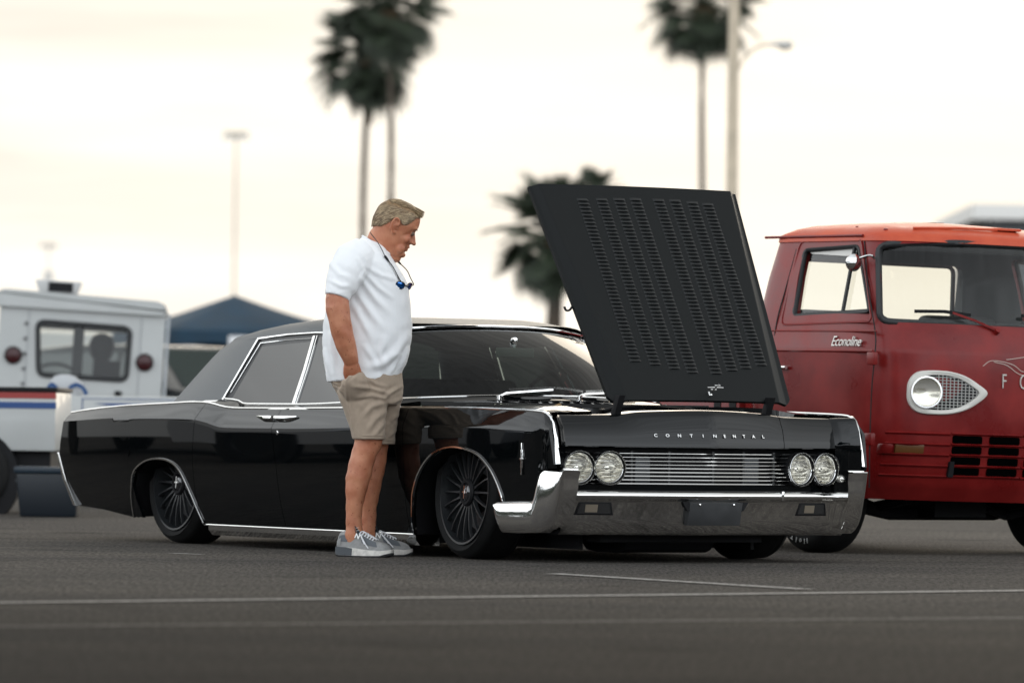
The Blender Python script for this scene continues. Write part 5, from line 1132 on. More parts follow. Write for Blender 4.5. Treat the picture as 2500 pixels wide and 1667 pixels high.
# headlights in their pointed surrounds
BEZ = mat('bezel_cream', (.62, .60, .55), .35); 
for s_ in (-1, 1):
    def bp(u, z, o): # u: 0 at outer end, grows inwards
        return front_pt(s_*(-(-.692)-u) if False else s_*(.692-u), z, o)
    zc = .884
    top = [(0, zc), (.004, zc+.05), (.03, zc+.095), (.08, zc+.115), (.20, zc+.116), (.30, zc+.095), (.38, zc+.055), (.445, zc+.004)]; outl = top+[(u, 2*zc-z) for u, z in reversed(top[1:-1])]
    outl = [(p[0], p[2]) for p in cat([(a, 0, b) for a, b in outl], 4, closed=True)]
    inn = [(.222+(u-.222)*.80+(-.006), zc+(z-zc)*.80) for u, z in outl]
    ring_ = MB().add(loft([[bp(u, z, .0) for u, z in outl], [bp(u, z, .016) for u, z in outl], [bp(u, z, .020) for u, z in [(a+(c-a)*.25, b+(d-b)*.25) for (a, b), (c, d) in zip(outl, inn)]], [bp(u, z, .016) for u, z in inn], [bp(u, z, -.012) for u, z in inn]], cap=False)); BO = vb(ring_, 'headlight_surround', BEZ, VAN, 40)
    vb(MB().add(([bp(u, z, .004) for u, z in inn], [tuple(range(len(inn)))])), 'surround_backing', BLACK, BO, 0)
    def inside(u, z):
        c = False; n = len(inn)
        for i in range(n):
            (x1, y1), (x2, y2) = inn[i], inn[i-1]
            if (y1 > z) != (y2 > z) and u < (x2-x1)*(z-y1)/(y2-y1)+x1: c = not c
        return c
    for k in range(11):
        z = zc-.082+.0164*k; us = [u for u in np.linspace(.12, .42, 60) if inside(u, z) and (u-.085)**2+(z-zc)**2 > .0078]
        if len(us) > 2: vb(MB().add(sweep([bp(u, z, .010) for u in (us[0], (us[0]+us[-1])/2, us[-1])], rect(.005, .004), (0, 0, 1))), 'mesh_bar', mat('mesh_silver', (.42, .42, .40), .4, .5), BO, 0)
    for k in range(12):
        u = .155+.0225*k; zz = [z for z in np.linspace(zc-.1, zc+.1, 60) if inside(u, z) and (u-.085)**2+(z-zc)**2 > .0078]
        if len(zz) > 2: vb(MB().add(sweep([bp(u, z, .011) for z in (zz[0], zz[-1])], rect(.004, .004), (0, 1, 0))), 'mesh_bar', MATS['mesh_silver'], BO, 0)
    c = Vector(bp(.085, zc, .018)); nrm = (Vector(bp(.10, zc, 0))-Vector(bp(.07, zc, 0))).cross(Vector((0, 0, 1))).normalized(); nrm = nrm if nrm.x > 0 else -nrm
    ML = Matrix.Translation(c) @ nrm.to_track_quat('X', 'Z').to_matrix().to_4x4()
    hl = vb(MB().add(lathe([(.080, -.02), (.088, .006), (.086, .014), (.078, .014), (.075, .004)], 36, (0, 0, 0), 'x')).xf(ML), 'headlight', CHROME, VAN, 40)
    vb(MB().add(lathe([(.0001, -.010), (.03, -.008), (.06, -.002), (.076, .004)], 32, (0, 0, 0), 'x')).xf(ML), 'reflector', SILVER, hl, 60); vb(MB().add(lathe([(.076, .004), (.06, .014), (.03, .021), (.0001, .023)], 32, (0, 0, 0), 'x')).xf(ML), 'lens', LENSM, hl, 60)
    # pressed ribs, marker lamp
    for z in (.662, .604, .548, .489, .433):
        vb(MB().add(sweep([front_pt(s_*y, z, .002) for y in np.linspace(.765, .455, 8)], [(-.010, -.003), (.0, -.010), (.012, 0), (.0, .007)], (0, 0, 1))), 'pressed_rib', RED, VAN, 50)
        vb(MB().add(sweep([front_pt(s_*y, z+.003, .002) for y in np.linspace(.445, .005, 8)], [(-.010, -.003), (.0, -.009), (.012, 0), (.0, .006)], (0, 0, 1))), 'pressed_rib', RED, VAN, 50)
    for z in (.662,): pass
    for (ya, yb) in ((.44, .26), (.215, .02)):
        for z in (.634, .577, .519, .462):
            pl_ = rounded([(ya, z-.021), (ya, z+.021), (yb, z+.021), (yb, z-.021)], .012, 3)
            vb(MB().add(loft([[front_pt(s_*y, q, o) for y, q in pl_] for o in (-.004, .0035)])), 'vent_slot', MATS['louvre_slot'], VAN, 0)
    vb(MB().add(loft([[front_pt(s_*y, z, o) for y, z in ((.73, .552), (.60, .552), (.60, .60), (.73, .60))] for o in (-.002, .012)])), 'marker_lamp', mat('amber_lens', (.11, .045, .012), .3), VAN, 30, bevel=.004)
    vb(MB().add(loft([[front_pt(s_*y, z, o) for y, z in ((.785, .545), (.752, .545), (.752, .60), (.785, .60))] for o in (-.002, .05)])), 'bumper_bracket', RED, VAN, 30, bevel=.008)
vb(MB().add(loft([[front_pt(y, z, o) for y, z in ((-.455, .43), (-.425, .43), (-.425, .515), (-.45, .515))] for o in (0, .02)])), 'tow_bracket', BLACK, VAN, 30)
# wipers
for y0 in (-.164, .48):
    a, b, c = Vector(front_pt(y0, 1.231, .012)), Vector(front_pt(y0-.26, 1.318, .014)), Vector(front_pt(y0-.46, 1.318, .006))
    w_ = vb(MB().add(tube([tuple(a-Vector((.01, 0, .012))), tuple(a+Vector((.012, 0, .004)))], .016, 10)).add(sweep([tuple(a), tuple((a+b)/2+Vector((.006, 0, .004))), tuple(b)], rect(.012, .012))), 'wiper_arm', RED, VAN, 40)
    vb(MB().add(sweep([tuple(c), tuple(b+Vector((.002, -.05, .004))), tuple(b+Vector((.0, .12, -.010)))], rect(.010, .018))), 'wiper_blade', BLACK, w_, 0)
# load bed behind the cab
vb(MB().add(box(-2.75, -.79, -.82, -.78, .38, 1.08)).add(box(-2.75, -.79, .78, .82, .38, 1.08)).add(box(-2.75, -.79, -.78, .78, .56, .60)).add(box(-2.79, -2.75, -.82, .82, .40, 1.08)), 'load_bed', RED, VAN, 30, bevel=.012)
for x in (-1.02, -.86): vb(MB().add(box(x-.035, x+.035, -.824, -.8205, .42, .92)), 'side_stripe', BLACK, VAN, 0)
# underside and wheels
vb(MB().add(box(-2.7, .55, -.68, .68, .34, .40)).add(box(.2, .50, -.6, .6, .30, .36)), 'underbody', BLACK, VAN, 30)
ax = MB().add(tube([(.02, -.62, .27), (.05, -.35, .215), (.05, .35, .215), (.02, .62, .27)], .035, 8)).add(tube([(-.25, -.42, .30), (.0, -.42, .25), (.35, -.42, .30)], .03, 6)).add(tube([(-.25, .42, .30), (.0, .42, .25), (.35, .42, .30)], .03, 6)).add(box(-.15, .25, -.18, .16, .20, .34)).add(tube([(.1, .1, .30), (.18, .34, .20), (.1, .6, .24)], .02, 6)); ax.build('front_axle', BLACK, VAN, 40)
def plain_wheel(root, loc, r, w, side, capm, rimr=.19):
    M = Matrix.Translation(loc)
    t = MB().add(lathe(tyre_prof(r, rimr, w), 44)).xf(M).build('tyre', RUBBER, root, 45); h = w/2
    MB().add(lathe([(rimr, side*h*.85), (rimr-.02, side*h*.6), (.10, side*h*.45), (.09, side*h*.7), (.04, side*h*.75), (.0001, side*h*.76)], 32)).add(lathe([(.0001, -side*h*.3), (rimr, -side*h*.3)], 24)).xf(M).build('rim', capm, root, 45); return t
STEEL = mat('steel_wheel', (.05, .05, .052), .5)
for x in (0, -2.29):
    for s_ in (-1, 1): plain_wheel(VAN, (x, s_*.76, .325), .325, .22, s_, STEEL)
# raised white lettering on the near front tyre, wheel at rest with the words upside down
_tw = Matrix.Translation((0, -.76, .325))
for ch, dg in (('T', 246), ('l', 256), ('o', 265), ('i', 274), ('i', 280)):
    a = radians(dg); er = Vector((cos(a), 0, sin(a)))
    text('tyre_letter', ch, .042, mat('tyre_white', (.42, .42, .40), .7), VAN, _tw @ basis(er*.262+Vector((0, -.119, 0)), Vector((er.z, 0, -er.x)), er, Vector((0, -1, 0))), .002)
# ================================================================== palms
DKG = mat('palm_leaf', (.022, .032, .016), .55, var=.45, vscale=3); PTR = mat('palm_trunk', (.060, .045, .032), .9, var=.3, vscale=6, bump=.6, bscale=14); SKT = mat('dead_frond', (.10, .062, .032), .9, var=.4, vscale=6)
def frond_mesh(seed, pet=1.0, rad=1.0, n=26, spread=2.9):
    rd = random.Random(seed); mb = MB()
    def bend(x): return -.16*(x/(pet+rad))**2*(pet+rad)
    mb.add(tube([(x, 0, bend(x)) for x in lin(0, pet, 5)], [.035, .03, .026, .022, .02, .018], 5))
    for k in range(n):
        a = -spread/2+spread*k/(n-1); L_ = rad*(1-.28*abs(a)/(spread/2))*rd.uniform(.9, 1.06); w = .032; fold = .015*(1 if k % 2 else -1)
        pts = []
        for t in (0, .35, .62, .82, 1):
            x = pet+cos(a)*L_*t; y = sin(a)*L_*t; z = bend(x)+.12*abs(a)*t-.42*rd.uniform(.7, 1.25)*max(0, t-.35)**2*L_
            pts.append((x, y, z))
        nx, ny = -sin(a), cos(a)
        for i, (p, t) in enumerate(zip(pts, (0, .35, .62, .82, 1))):
            ww = w*(.35, 1.15, 1.0, .55, .04)[i]; mb.v += [(p[0]+nx*ww, p[1]+ny*ww, p[2]), (p[0], p[1], p[2]+fold+.012), (p[0]-nx*ww, p[1]-ny*ww, p[2])]
        b0 = len(mb.v)-15
        for i in range(4):
            q = b0+3*i; mb.f += [(q, q+3, q+4, q+1), (q+1, q+4, q+5, q+2)]; mb.m += [0, 0]
    return mb.mesh('frond', DKG, 60)
FRONDS = [frond_mesh(i, random.uniform(.9, 1.25), random.uniform(.95, 1.15)) for i in range(5)]
DEADF = [f.copy() for f in FRONDS[:2]]
for f in DEADF: f.materials.clear(); f.materials.append(SKT)
def palm(loc, hgt, tr, crown, n, label, seed, skirt=1.0, group='tall fan palms', flare=1.6):
    rd = random.Random(seed); P = thing('palm_tree', label, 'palm tree', loc, rd.uniform(0, 6), group)
    pts = [(.10*sin(z*.35+seed)*z/hgt, .10*cos(z*.27+seed)*z/hgt, z) for z in lin(0, hgt, 14)]
    MB().add(tube(pts, [tr*(flare if i == 0 else 1.25-.35*i/14) for i in range(15)], 10)).build('trunk', PTR, P, 60)
    topp = Vector(pts[-1])
    if skirt:
        # hanging dead leaf bases under the crown
        sk = MB().add(loft([[(topp.x+r*cos(a)*(1+.15*rd.uniform(-1, 1)), topp.y+r*sin(a)*(1+.15*rd.uniform(-1, 1)), topp.z+z) for a in np.linspace(0, 2*pi, 14, endpoint=False)] for z, r in ((.25, crown*.16), (-.1*skirt, crown*.20), (-.5*skirt, crown*.19), (-1.0*skirt, crown*.13), (-1.5*skirt, crown*.07), (-1.8*skirt, tr*1.0))])); sk.build('leaf_base_skirt', SKT, P, 60)
    for k in range(n):
        el_ = radians(82-150*((k+.5)/n)**1.05)+rd.uniform(-.12, .12); az_ = k*2.39996+rd.uniform(-.2, .2); s_ = crown/2.0*rd.uniform(.82, 1.08)
        o = bpy.data.objects.new('frond', rd.choice(FRONDS)); COL.objects.link(o); o.parent = P
        o.matrix_local = Matrix.Translation(topp+Vector((0, 0, .15))) @ Matrix.Rotation(az_, 4, 'Z') @ Matrix.Rotation(-el_, 4, 'Y') @ Matrix.Rotation(rd.uniform(-.5, .5), 4, 'X') @ Matrix.Scale(s_, 4)
    for k in range(int(8*skirt)):
        o = bpy.data.objects.new('dead_frond', rd.choice(DEADF)); COL.objects.link(o); o.parent = P
        o.matrix_local = Matrix.Translation(topp+Vector((0, 0, -.2))) @ Matrix.Rotation(k*2.4, 4, 'Z') @ Matrix.Rotation(radians(78), 4, 'Y') @ Matrix.Scale(crown/2*.6, 4)
    return P
palm((-6.30, 240, 0), 15.9, .135, 2.55, 90, 'tall fan palm with the fuller, lower crown, left of the twin pair', 11, 1.5)
palm((-5.10, 232, 0), 17.2, .125, 2.35, 86, 'tall fan palm with the higher crown, right of the twin pair', 23, .5)
palm((7.95, 240, 0), 18.1, .13, 2.5, 84, 'single tall fan palm standing just left of the street lamp', 31, .4)
lp = 'low fan palms behind the bonnet'
palm((1.25, 165, 0), 5.95, .14, 1.95, 84, 'low bushy fan palm showing at the left edge of the raised bonnet', 41, .3, lp, 1.3)
palm((1.25, 172, 0), 7.1, .22, .95, 30, 'low fan palm whose tip peeks over the raised bonnet, nearer the left corner', 43, .2, lp, 1.3)
palm((2.45, 176, 0), 7.4, .22, 1.15, 32, 'low fan palm whose crown peeks over the middle of the raised bonnet', 47, .2, lp, 1.3)
# ================================================================== lamps and masts
GALV = mat('galvanised_steel', (.50, .42, .31), .6, .0, var=.1, vscale=3); LAMPG = mat('lamp_head_grey', (.55, .53, .49), .5)
SL = thing('street_lamp', 'tapered street lamp post with one cobra head lamp on a curved arm', 'street lamp', (3.83, 100, 0))
MB().add(tube([(0, 0, z) for z in lin(0, 10.5, 10)], [.126-.0042*z for z in lin(0, 10.5, 10)], 16)).add(lathe([(.20, 0), (.20, .25), (.14, .30)], 16, (0, 0, 0), 'z')).build('post', GALV, SL, 40)
MB().add(tube(cat([(.05, 0, 6.85), (.16, 0, 7.12), (.38, 0, 7.34), (.62, 0, 7.42)], 5), .022, 8)).build('arm', GALV, SL)
MB().add(loft([ell(.66+.44*t, 0, 7.15+.03*sin(pi*t), .001, .001, 4) and [(.60+.44*t, .11*w*cos(a), 7.40+.02*t+(.07*w if sin(a) > 0 else .10*w*(1 if t > .45 else .35))*sin(a)) for a in np.linspace(0, 2*pi, 14, endpoint=False)] for t, w in ((0, .25), (.15, .55), (.35, .8), (.6, 1), (.85, .95), (1, .45))])).build('lamp_head', LAMPG, SL, 60)
def mast(loc, h, r, label):
    T = thing('floodlight_mast', label, 'light mast', loc, 0, 'far floodlight masts')
    MB().add(tube([(0, 0, z) for z in lin(0, h, 6)], [r*(1-.4*i/6) for i in range(7)], 8)).build('mast', GALV, T)
    MB().add(box(-.85, .85, -.08, .08, h-.1, h+.08)).build('crossbar', GALV, T)
    for x in (-.7, -.25, .25, .7): MB().add(prism([(x-.17, h-.10), (x+.17, h-.10), (x+.22, h-.45), (x-.22, h-.45)], -.2, .2)).build('floodlight', LAMPG, T, 30)
    return T
mast((-19.6, 400, 0), 20.9, .12, 'far floodlight mast rising above the navy canopy')
m2 = mast((-49, 600, 0), 19.0, .09, 'far floodlight mast above the white mail truck roof')
MB().add(box(-.5, .5, -.2, .2, 14.2, 16.2)).build('speaker_box', LAMPG, m2)
# ================================================================== buildings
WB = thing('flat_roof_building', 'flat roofed pale building with dark fascia behind the red truck', 'building', (23.8, 240, 0))
wl_ = mat('building_wall', (.30, .30, .29), .8, var=.1, vscale=.4); fl_ = mat('fascia_white', (.70, .68, .64), .7)
MB().add(box(-3.6, 18, 0, 20, 0, 9.55)).build('wall', mat('wall_grey', (.12, .125, .13), .8), WB, 0)
MB().add(box(-4.5, 19, -1.0, 21, 9.55, 10.2)).build('roof', fl_, WB, 0)
MB().add(box(-3.0, 3.0, -.05, 0, .1, 4)).build('door', mat('door_grey', (.2, .2, .2), .6), WB, 0)
for k in range(5): MB().add(box(4+2.6*k, 5.6+2.6*k, -.05, 0, 5, 7)).build('window', GLASSD, WB, 0)
def shed(loc, w, h, d, col, label, roofc=(.5, .48, .45), rh=1.0):
    B = thing('low_building', label, 'building', loc, 0, 'far low buildings')
    MB().add(box(-w/2, w/2, 0, d, 0, h)).build('wall', mat('wall_%d' % int(col[0]*1000), col, .85, var=.08, vscale=.3), B, 0)
    MB().add(prism([(-w/2-.4, h), (w/2+.4, h), (w/2+.2, h+rh*.6), (0, h+rh), (-w/2-.2, h+rh*.6)], -.4, d+.4)).build('roof', mat('roof_%d' % int(roofc[0]*1000), roofc, .7), B, 0)
    for k in range(int(w//6)): MB().add(box(-w/2+2+6*k, -w/2+3.6+6*k, -.06, 0, .9, min(2.3, h-.4))).build('window', GLASSD, B, 0)
    return B
shed((-12.2, 150, 0), 9, 2.45, 10, (.46, .40, .32), 'long low beige building just under the navy canopy edge', rh=.5)
shed((-34, 210, 0), 34, 2.6, 14, (.10, .22, .26), 'teal walled low building seen through the mail truck windows', (.42, .40, .36), .8)
# ================================================================== navy canopy
CN = thing('canopy_tent', 'navy blue pop-up canopy tent with a white tag behind the sedan roof', 'canopy', (-4.15, 85, 0), radians(18))
NAVY = mat('navy_canvas', (.006, .030, .055), .8, var=.2, vscale=2.5)
def can(u, v_):
    r = max(abs(u), abs(v_)); z = 1.99+.56*(1-r)**.9-.05*sin(pi*r)*(1-abs(abs(u)-abs(v_))/max(r, 1e-3)); return (u*1.5, v_*1.5, z)
MB().add(grid(can, np.linspace(-1, 1, 25), np.linspace(-1, 1, 25))).build('canopy_roof', NAVY, CN, 25)
for a, b in (((-1, -1), (1, -1)), ((1, -1), (1, 1)), ((1, 1), (-1, 1)), ((-1, 1), (-1, -1))):
    MB().add(grid(lambda t, z: ((a[0]+(b[0]-a[0])*t)*1.505, (a[1]+(b[1]-a[1])*t)*1.505, 1.99-z*(1+.10*sin(t*pi*6))), lin(0, 1, 24), (0, .10, .2))).build('valance', NAVY, CN, 60)
for x in (-1.45, 1.45):
    for y in (-1.45, 1.45): MB().add(box(x-.02, x+.02, y-.02, y+.02, 0, 2.0)).build('leg', mat('tent_leg', (.5, .5, .5), .4, .6), CN, 0)
MB().add(box(-.50, -.22, -1.53, -1.515, 1.77, 1.92)).build('white_tag', mat('tag_white', (.72, .72, .72), .7), CN, 0)

# ================================================================== parked vehicles behind
def body_shell(prof, hw, tum, name, m, root, M, belt):
    """side profile (x,z) extruded across, leaning in above the belt"""
    def yy(z): return hw-max(0, z-belt)*tum-.04*max(0, (.45-z))
    secs = []
    for s_ in (-1, -.93, -.6, 0, .6, .93, 1):
        k = 1-.018*(abs(s_) > .99); secs.append([(x*k, s_*yy(z), z-.012*(abs(s_) > .99)) for x, z in prof])
    mb = MB().add(loft([list(c) for c in secs])); return mb.xf(M).build(name, m, root, 40)
def simple_vehicle(name, label, cat_, loc, rz, prof, wins, wheels, hw, paint, belt=.95, tum=.28, group=None, wr=.34, glass=None, extra=None):
    R = thing(name, label, cat_, loc, rz, group); I = Matrix.Identity(4)
    body_shell(prof, hw, tum, 'body', paint, R, I, belt)
    def yy(z): return hw-max(0, z-belt)*tum
    for s_ in (-1, 1):
        for w in wins:
            p = rounded(w, .05, 3); MB().add(loft([[(x, s_*(yy(z)+o), z) for x, z in p] for o in (-.03, .004)])).build('side_window', glass or GLASSD, R, 0)
        for x in wheels:
            MB().add(lathe([(wr+.07, s_*(hw-.10)), (wr+.07, s_*(hw+.006)), (.0001, s_*(hw+.006))], 28, (x, 0, wr))).build('wheel_well', BLACK, R, 40); plain_wheel(R, (x, s_*(hw-.09), wr), wr, .23, s_, mat('alloy_grey', (.25, .25, .26), .35, .7))
    return R
SUVP = [(-2.2, .45), (-2.25, .95), (-2.15, 1.30), (-2.0, 1.45), (-1.2, 1.50), (.2, 1.47), (.75, 1.02), (1.75, .94), (2.2, .82), (2.28, .5), (2.2, .32), (-2.1, .32)]
SUVW = [[(-1.95, .98), (-1.85, 1.38), (-1.15, 1.40), (-1.15, .98)], [(-1.05, .98), (-1.05, 1.40), (-.35, 1.40), (-.30, .98)], [(-.22, .98), (-.26, 1.40), (.12, 1.37), (.58, 1.0)]]
GRN = mat('green_car_glass', (.016, .026, .023), .06, spec=.35)
sv_ = simple_vehicle('parked_wagon', 'dark parked wagon behind the mail truck under the canopy', 'car', (-3.42, 62, 0), radians(-52), SUVP, SUVW, (-1.4, 1.35), .92, mat('dark_car_paint', (.012, .014, .016), .15, coat=1), 1.0, .30, None, .34, GRN)
MB().add(loft([[(x+.012, y, z+.004) for x, z in ((.22, 1.44), (.74, 1.03))] + [(x-.03, y, z-.02) for x, z in ((.74, 1.03), (.22, 1.44))] for y in (-.68, 0, .68)])).build('windscreen', GRN, sv_, 0)
for s_ in (-1, 1):
    MB().add(box(.48, .60, s_*.92, s_*1.10, .98, 1.12)).build('door_mirror', BLACK, sv_, 30, bevel=.03); MB().add(lathe([(.0001, 2.27), (.09, 2.25), (.10, 2.2)], 16, (0, s_*.66, .72), 'x')).build('headlight', SILVER, sv_, 60)
RW2 = simple_vehicle('parked_hatchback', 'red parked hatchback mostly hidden behind the sedan roof pillar', 'car', (-3.62, 74, 0), radians(-80), [(x*.9, z*.98) for x, z in SUVP], [[(x*.9, z*.98) for x, z in w] for w in SUVW], (-1.25, 1.2), .85, mat('red_car_paint', (.35, .03, .02), .25, coat=1), .98, .3, None, .32)
# off to the left, mirrored in the sedan's flank
VANP = [(-2.5, .45), (-2.55, 1.2), (-2.5, 1.85), (-2.35, 1.98), (.9, 1.98), (1.25, 1.86), (1.85, 1.22), (2.45, 1.05), (2.6, .85), (2.62, .45), (2.5, .32), (-2.45, .32)]
VANW = [[(.35, 1.22), (.35, 1.75), (1.05, 1.75), (1.5, 1.24)], [(-1.0, 1.22), (-1.0, 1.72), (.15, 1.72), (.15, 1.22)]]
WHT = mat('white_vehicle_paint', (.60, .62, .64), .3, coat=.6)
simple_vehicle('parked_van', 'white panel van parked outside the left edge, mirrored in the black rear door', 'van', (-11.5, 37.2, 0), radians(100), VANP, VANW, (-1.6, 1.75), .98, WHT, 1.15, .14, None, .35)
simple_vehicle('parked_wagon', 'pale parked wagon outside the left edge, mirrored in the black front door', 'car', (-9.0, 33.0, 0), radians(95), SUVP, SUVW, (-1.4, 1.35), .90, mat('pale_car_paint', (.30, .31, .33), .25, coat=.8), 1.0, .30, None, .34)

# ================================================================== mail truck
MT = thing('mail_truck', 'white boxy mail delivery truck seen from behind with black framed rear window', 'truck', (-3.868, 51, 0), .063)
ML_ = Matrix.Rotation(.046, 4, 'Y')
def mb_(m_, n, mt, par=None, angle=35, bevel=0, seg=2, **k): return m_.xf(ML_).build(n, mt, par or MT, angle, bevel, seg, **k)
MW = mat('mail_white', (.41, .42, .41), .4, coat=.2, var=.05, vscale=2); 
wn_ = rounded([(-.455, 1.525), (.375, 1.510), (.365, 1.045), (-.42, 1.05)], .07, 6)
sh_ = MB().add(loft([[(x, y, z) for x, z in rounded([(-.80, .42), (-.80, 1.72), (.685, 1.70), (.685, .42)], .06, 4)] for y in (0, 2.6)]))
cuts = [MB().add(prism(wn_, -.2, .2)), MB().add(box(-.74, .63, .04, 2.55, .55, 1.62)), MB().add(prism(rounded([(-.66, 1.50), (.58, 1.50), (.58, 1.02), (-.66, 1.02)], .05), 2.4, 2.8)), MB().add(box(-1, 1, 1.35, 2.1, .95, 1.50))]
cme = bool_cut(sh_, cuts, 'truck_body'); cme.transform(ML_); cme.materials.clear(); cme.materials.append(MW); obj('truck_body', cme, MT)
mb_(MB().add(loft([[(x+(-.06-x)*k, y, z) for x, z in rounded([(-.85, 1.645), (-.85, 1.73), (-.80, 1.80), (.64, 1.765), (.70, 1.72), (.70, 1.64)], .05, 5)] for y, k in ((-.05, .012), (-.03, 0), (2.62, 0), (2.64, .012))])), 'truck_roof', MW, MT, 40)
mb_(MB().add(tube([(x, -.008, z) for x, z in wn_], .024, 8, up=(0, 1, 0), closed=True)), 'rear_window_seal', SEAL, MT, 60)
mb_(MB().add(([(x, .0, z) for x, z in wn_], [tuple(range(len(wn_)))])), 'rear_window', glass_mat('pale_glass', (.72, .76, .74), 1.45), MT, 0)
mb_(MB().add(box(-.13, -.035, .06, .10, 1.03, 1.54)), 'window_post', BLACK, MT, 0)
mb_(MB().add(box(.05, .30, 1.0, 1.25, .6, 1.22)).add(loft([ell(.12, 1.1, z, r, r, 14) for z, r in ((1.2, .05), (1.26, .10), (1.36, .12), (1.44, .09), (1.47, .03))])), 'driver_seat', BLACK, MT, 40, bevel=0)
mb_(MB().add(tube([(-.30+.2*cos(a), 2.0, 1.05+.2*sin(a)*.6) for a in np.linspace(0, 2*pi, 24, endpoint=False)], .018, 6, closed=True)), 'steering_wheel', BLACK)
TL = mat('tail_lamp_red', (.035, .002, .003), .4)
for x, z in ((-.656, 1.21), (.52, 1.215)):
    b_ = mb_(MB().add(lathe([(.080, .0), (.080, -.025), (.072, -.03), (.070, -.02)], 28, (x, 0, z))), 'tail_lamp', BLACK, MT, 40); mb_(MB().add(lathe([(.072, -.018), (.04, -.030), (.0001, -.034)], 28, (x, 0, z))), 'lamp_lens', TL, b_, 60)
mb_(MB().add(box(-.540, -.533, -.006, 0, .6, 1.62)).add(box(.468, .474, -.006, 0, .6, 1.62)), 'door_seam', mat('seam_grey', (.25, .26, .27), .6), MT, 0)
for k in range(5): mb_(MB().add(lathe([(.0001, -.020), (.016, -.016), (.018, 0)], 12, (-.556, 0, 1.50-.135*k))), 'hinge_pin', mat('pin_dark', (.10, .10, .10), .5), MT)
mb_(MB().add(box(.27, .33, -.03, 0, .875, .945)), 'door_handle', BLACK, MT, 30, bevel=.006); mb_(MB().add(box(.335, .40, -.006, 0, .87, .95)), 'handle_plate', MW, MT, 30)
vm_ = MB().add(prism([(-.50, 1.90), (-.08, 1.90), (-.12, 1.79), (-.46, 1.79)], .05, .42)); mb_(vm_, 'roof_vent', mat('vent_metal', (.46, .46, .45), .5, .3), MT, 30, bevel=.01)
mb_(MB().add(box(-.38, -.16, .035, .05, 1.80, 1.885)), 'vent_opening', BLACK, MT, 0)
mb_(MB().add(box(.70, .725, .02, .05, .6, 1.66)), 'sliding_door_rail', mat('rail_grey', (.40, .42, .43), .5, .3), MT, 30)
mb_(MB().add(box(-.9, .75, -.22, 0, .40, .47)), 'rear_bumper', BLACK, MT, 30, bevel=.01)
for s_ in (-.62, .50):
    for y in (.45, 2.1): MB().add(lathe([(0.0001, -.09), (.2, -.09), (.30, -.08), (.33, -.04), (.33, .04), (.30, .08), (.2, .09), (.0001, .09)], 28, (0, 0, 0), 'x')).xf(Matrix.Translation((s_, y, .33))).build('tyre', RUBBER, MT, 45)
# ================================================================== striped trailer, low trailer, bin, bag
UT = thing('utility_trailer', 'white utility trailer with red and blue stripes at the left edge', 'trailer', (-4.1, 40, 0))
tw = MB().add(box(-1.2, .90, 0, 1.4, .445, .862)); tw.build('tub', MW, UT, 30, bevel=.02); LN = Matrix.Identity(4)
MB().add(box(-1.2, .91, -.015, 1.42, .862, .895)).build('top_rail', BLACK, UT, 30, bevel=.008)
MB().add(box(-1.2, .902, -.004, .0, .815, .858)).build('red_stripe', mat('stripe_red', (.28, .03, .025), .5), UT, 0); MB().add(box(-1.2, .902, -.004, .0, .745, .790)).build('blue_stripe', mat('stripe_blue', (.01, .05, .18), .5), UT, 0)
MB().add(box(-.02, -.01, -.004, 0, .45, .74)).build('panel_seam', mat('seam_grey', (.2, .2, .2), .6), UT, 0)
MB().add(lathe([(.36, -.006), (.36, .2), (.0001, .2)], 32, (.29, 0, .25))).add(lathe([(.36, -.006), (.0001, -.004)], 32, (.29, 0, .25))).build('wheel_arch', BLACK, UT, 40)
plain_wheel(UT, (.29, .06, .29), .29, .2, -1, STEEL, .17)
MB().add(box(-1.1, .86, .1, 1.3, .33, .45)).build('chassis', BLACK, UT, 0)
MB().add(tube([(.7, .7, 0), (.7, .7, .35)], .03, 8)).build('jockey_stand', BLACK, UT)
LT_ = thing('flat_trailer', 'low white flat trailer with a blue outlined panel behind the boot', 'trailer', (-2.85, 44, 0))
MB().add(box(-.78, 1.0, 0, 1.0, .40, .855)).build('side_board', MW, LT_, 30, bevel=.01)
fm = MB(); BL_ = MATS['stripe_blue']
for a in (box(-.47, .62, -.004, -.001, .83, .836), box(-.47, -.462, -.004, -.001, .68, .83), box(.612, .62, -.004, -.001, .68, .83)): fm.add(a)
fm.build('panel_outline', BL_, LT_, 0); MB().add(prism([(-.38, .80), (.20, .80), (.10, .775), (-.15, .765)], -.005, -.001)).build('panel_emblem', BL_, LT_, 0)
for x in (-.4, .6): plain_wheel(LT_, (x, .15, .28), .28, .18, -1, STEEL, .17)
BN = thing('storage_bin', 'dark blue plastic storage bin on the asphalt under the trailer', 'bin', (-3.17, 39.2, 0))
BLU = mat('bin_blue', (.002, .006, .011), .45)
MB().add(loft([[(x*k, y*k, z) for x, y in ((-.22, -.17), (.22, -.17), (.22, .17), (-.22, .17))] for z, k in ((0, .88), (.30, 1.0))])).build('tub', BLU, BN, 30, bevel=.02)
MB().add(box(-.235, .235, -.185, .185, .30, .345)).build('lid', mat('lid_blue', (.003, .013, .024), .4), BN, 30, bevel=.012)
for s_ in (-1, 1): MB().add(box(s_*.215-.02, s_*.215+.02, -.06, .06, .22, .26)).build('handle', BLU, BN, 30, bevel=.008)
BG = thing('tote_bag', 'crumpled white tote bag with blue straps on the flat trailer', 'bag', (-3.47, 44.2, .855))
bgm = MB().add(loft([[(a*cos(t)*(1+.10*sin(3*t+z*20)), b*sin(t)*(1+.08*sin(5*t)), z) for t in np.linspace(0, 2*pi, 20, endpoint=False)] for z, a, b in ((0, .13, .10), (.05, .145, .11), (.11, .12, .09), (.15, .08, .06), (.165, .03, .03))])); bgm.build('bag', mat('bag_white', (.40, .41, .42), .8), BG, 60)
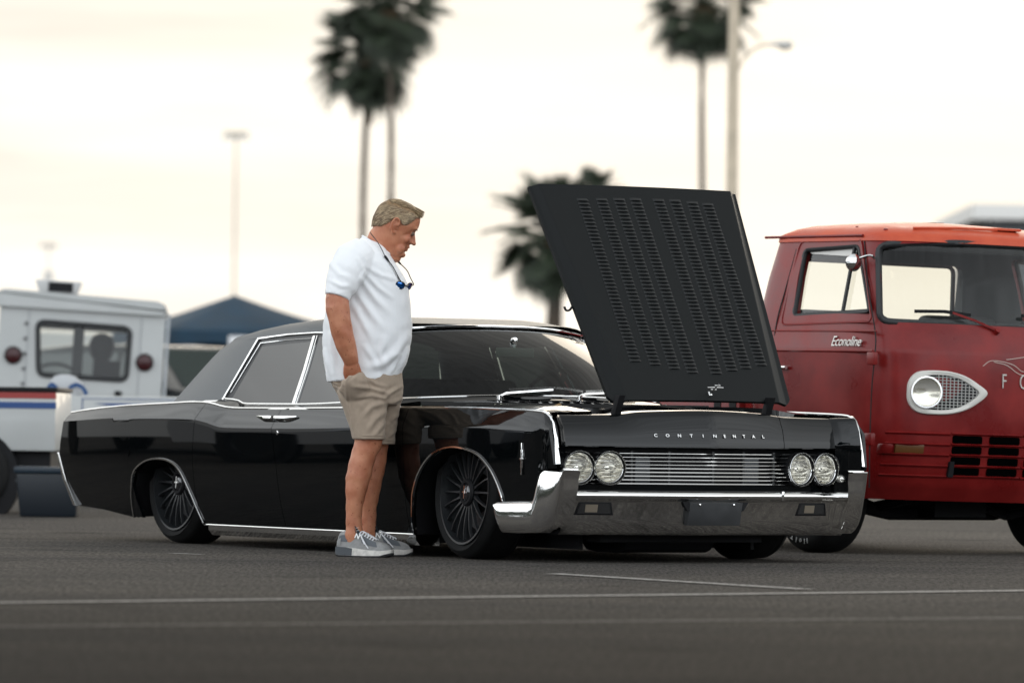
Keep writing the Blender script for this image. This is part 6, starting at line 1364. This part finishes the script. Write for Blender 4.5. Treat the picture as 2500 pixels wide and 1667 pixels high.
for x0, x1, s_ in ((-.12, -.06, -.112), (.05, .15, -.115)):
    MB().add(sweep(cat([(x0, s_, .05), (x0+.01, s_+.0, .07), ((x0+x1)/2, s_+.015, .085), (x1, s_+.0, .06), (x1+.03, s_, .01)], 5), rect(.03, .006), (0, 1, 0))).build('strap', mat('strap_blue', (.006, .05, .16), .7), BG, 40)
# ================================================================== unseen extras: canopy added to shade the asphalt, tree belt to darken reflections
MQ = thing('canopy_tent', 'unseen navy canopy added to shade the near asphalt', 'canopy', (0, 0, 0))
MB().add(grid(lambda x, y: (x, y, 3.0+.7*(1-abs(x)/5.5)-.04*sin(y*pi/2.4)**2), np.linspace(-5.5, 5.5, 23), np.linspace(5, 20.6, 27))).build('canopy_roof', NAVY, MQ, 60)
for y in (5, 20.6): MB().add(grid(lambda x, z: (x, y, 3.0+.7*(1-abs(x)/5.5)*(1-z)-.22*z), np.linspace(-5.5, 5.5, 23), (0, 1))).build('valance', NAVY, MQ, 60)
for x in (-5.4, 5.4):
    for y in (5.1, 12.8, 20.5): MB().add(tube([(x, y, 0), (x, y, 3.0)], .035, 8)).build('leg', MATS['tent_leg'], MQ)
TLM = mat('tree_leaf', (.035, .05, .025), .7, var=.5, vscale=.5)
def added_treeline():
    rd = random.Random(5); v = []; f = []
    for k in range(26000):
        a = rd.uniform(radians(-150), radians(-28)) if rd.random() < .62 else rd.uniform(radians(40), radians(150)); r = 52+rd.gauss(0, 2.2)
        h = 4.6+1.2*sin(a*9)+.9*sin(a*23+1); z = h*rd.random()**.7; c = Vector((sin(a)*r, 22+cos(a)*r, z)); s_ = rd.uniform(.25, .55)
        d = Vector((rd.gauss(0, 1), rd.gauss(0, 1), rd.gauss(0, 1))).normalized(); e = d.orthogonal().normalized(); g_ = d.cross(e)
        o = len(v); v += [tuple(c+e*s_), tuple(c+g_*s_), tuple(c-e*s_), tuple(c-g_*s_)]; f.append((o, o+1, o+2, o+3))
    return MB().add((v, f))
tl_ = added_treeline(); me_ = bpy.data.meshes.new('added_treeline'); me_.from_pydata(tl_.v, [], tl_.f); me_.materials.append(TLM)
obj('added_treeline', me_, None, kind='stuff', label='dense dark tree belt, unseen, added to darken reflections in the sedan paint', category='trees')
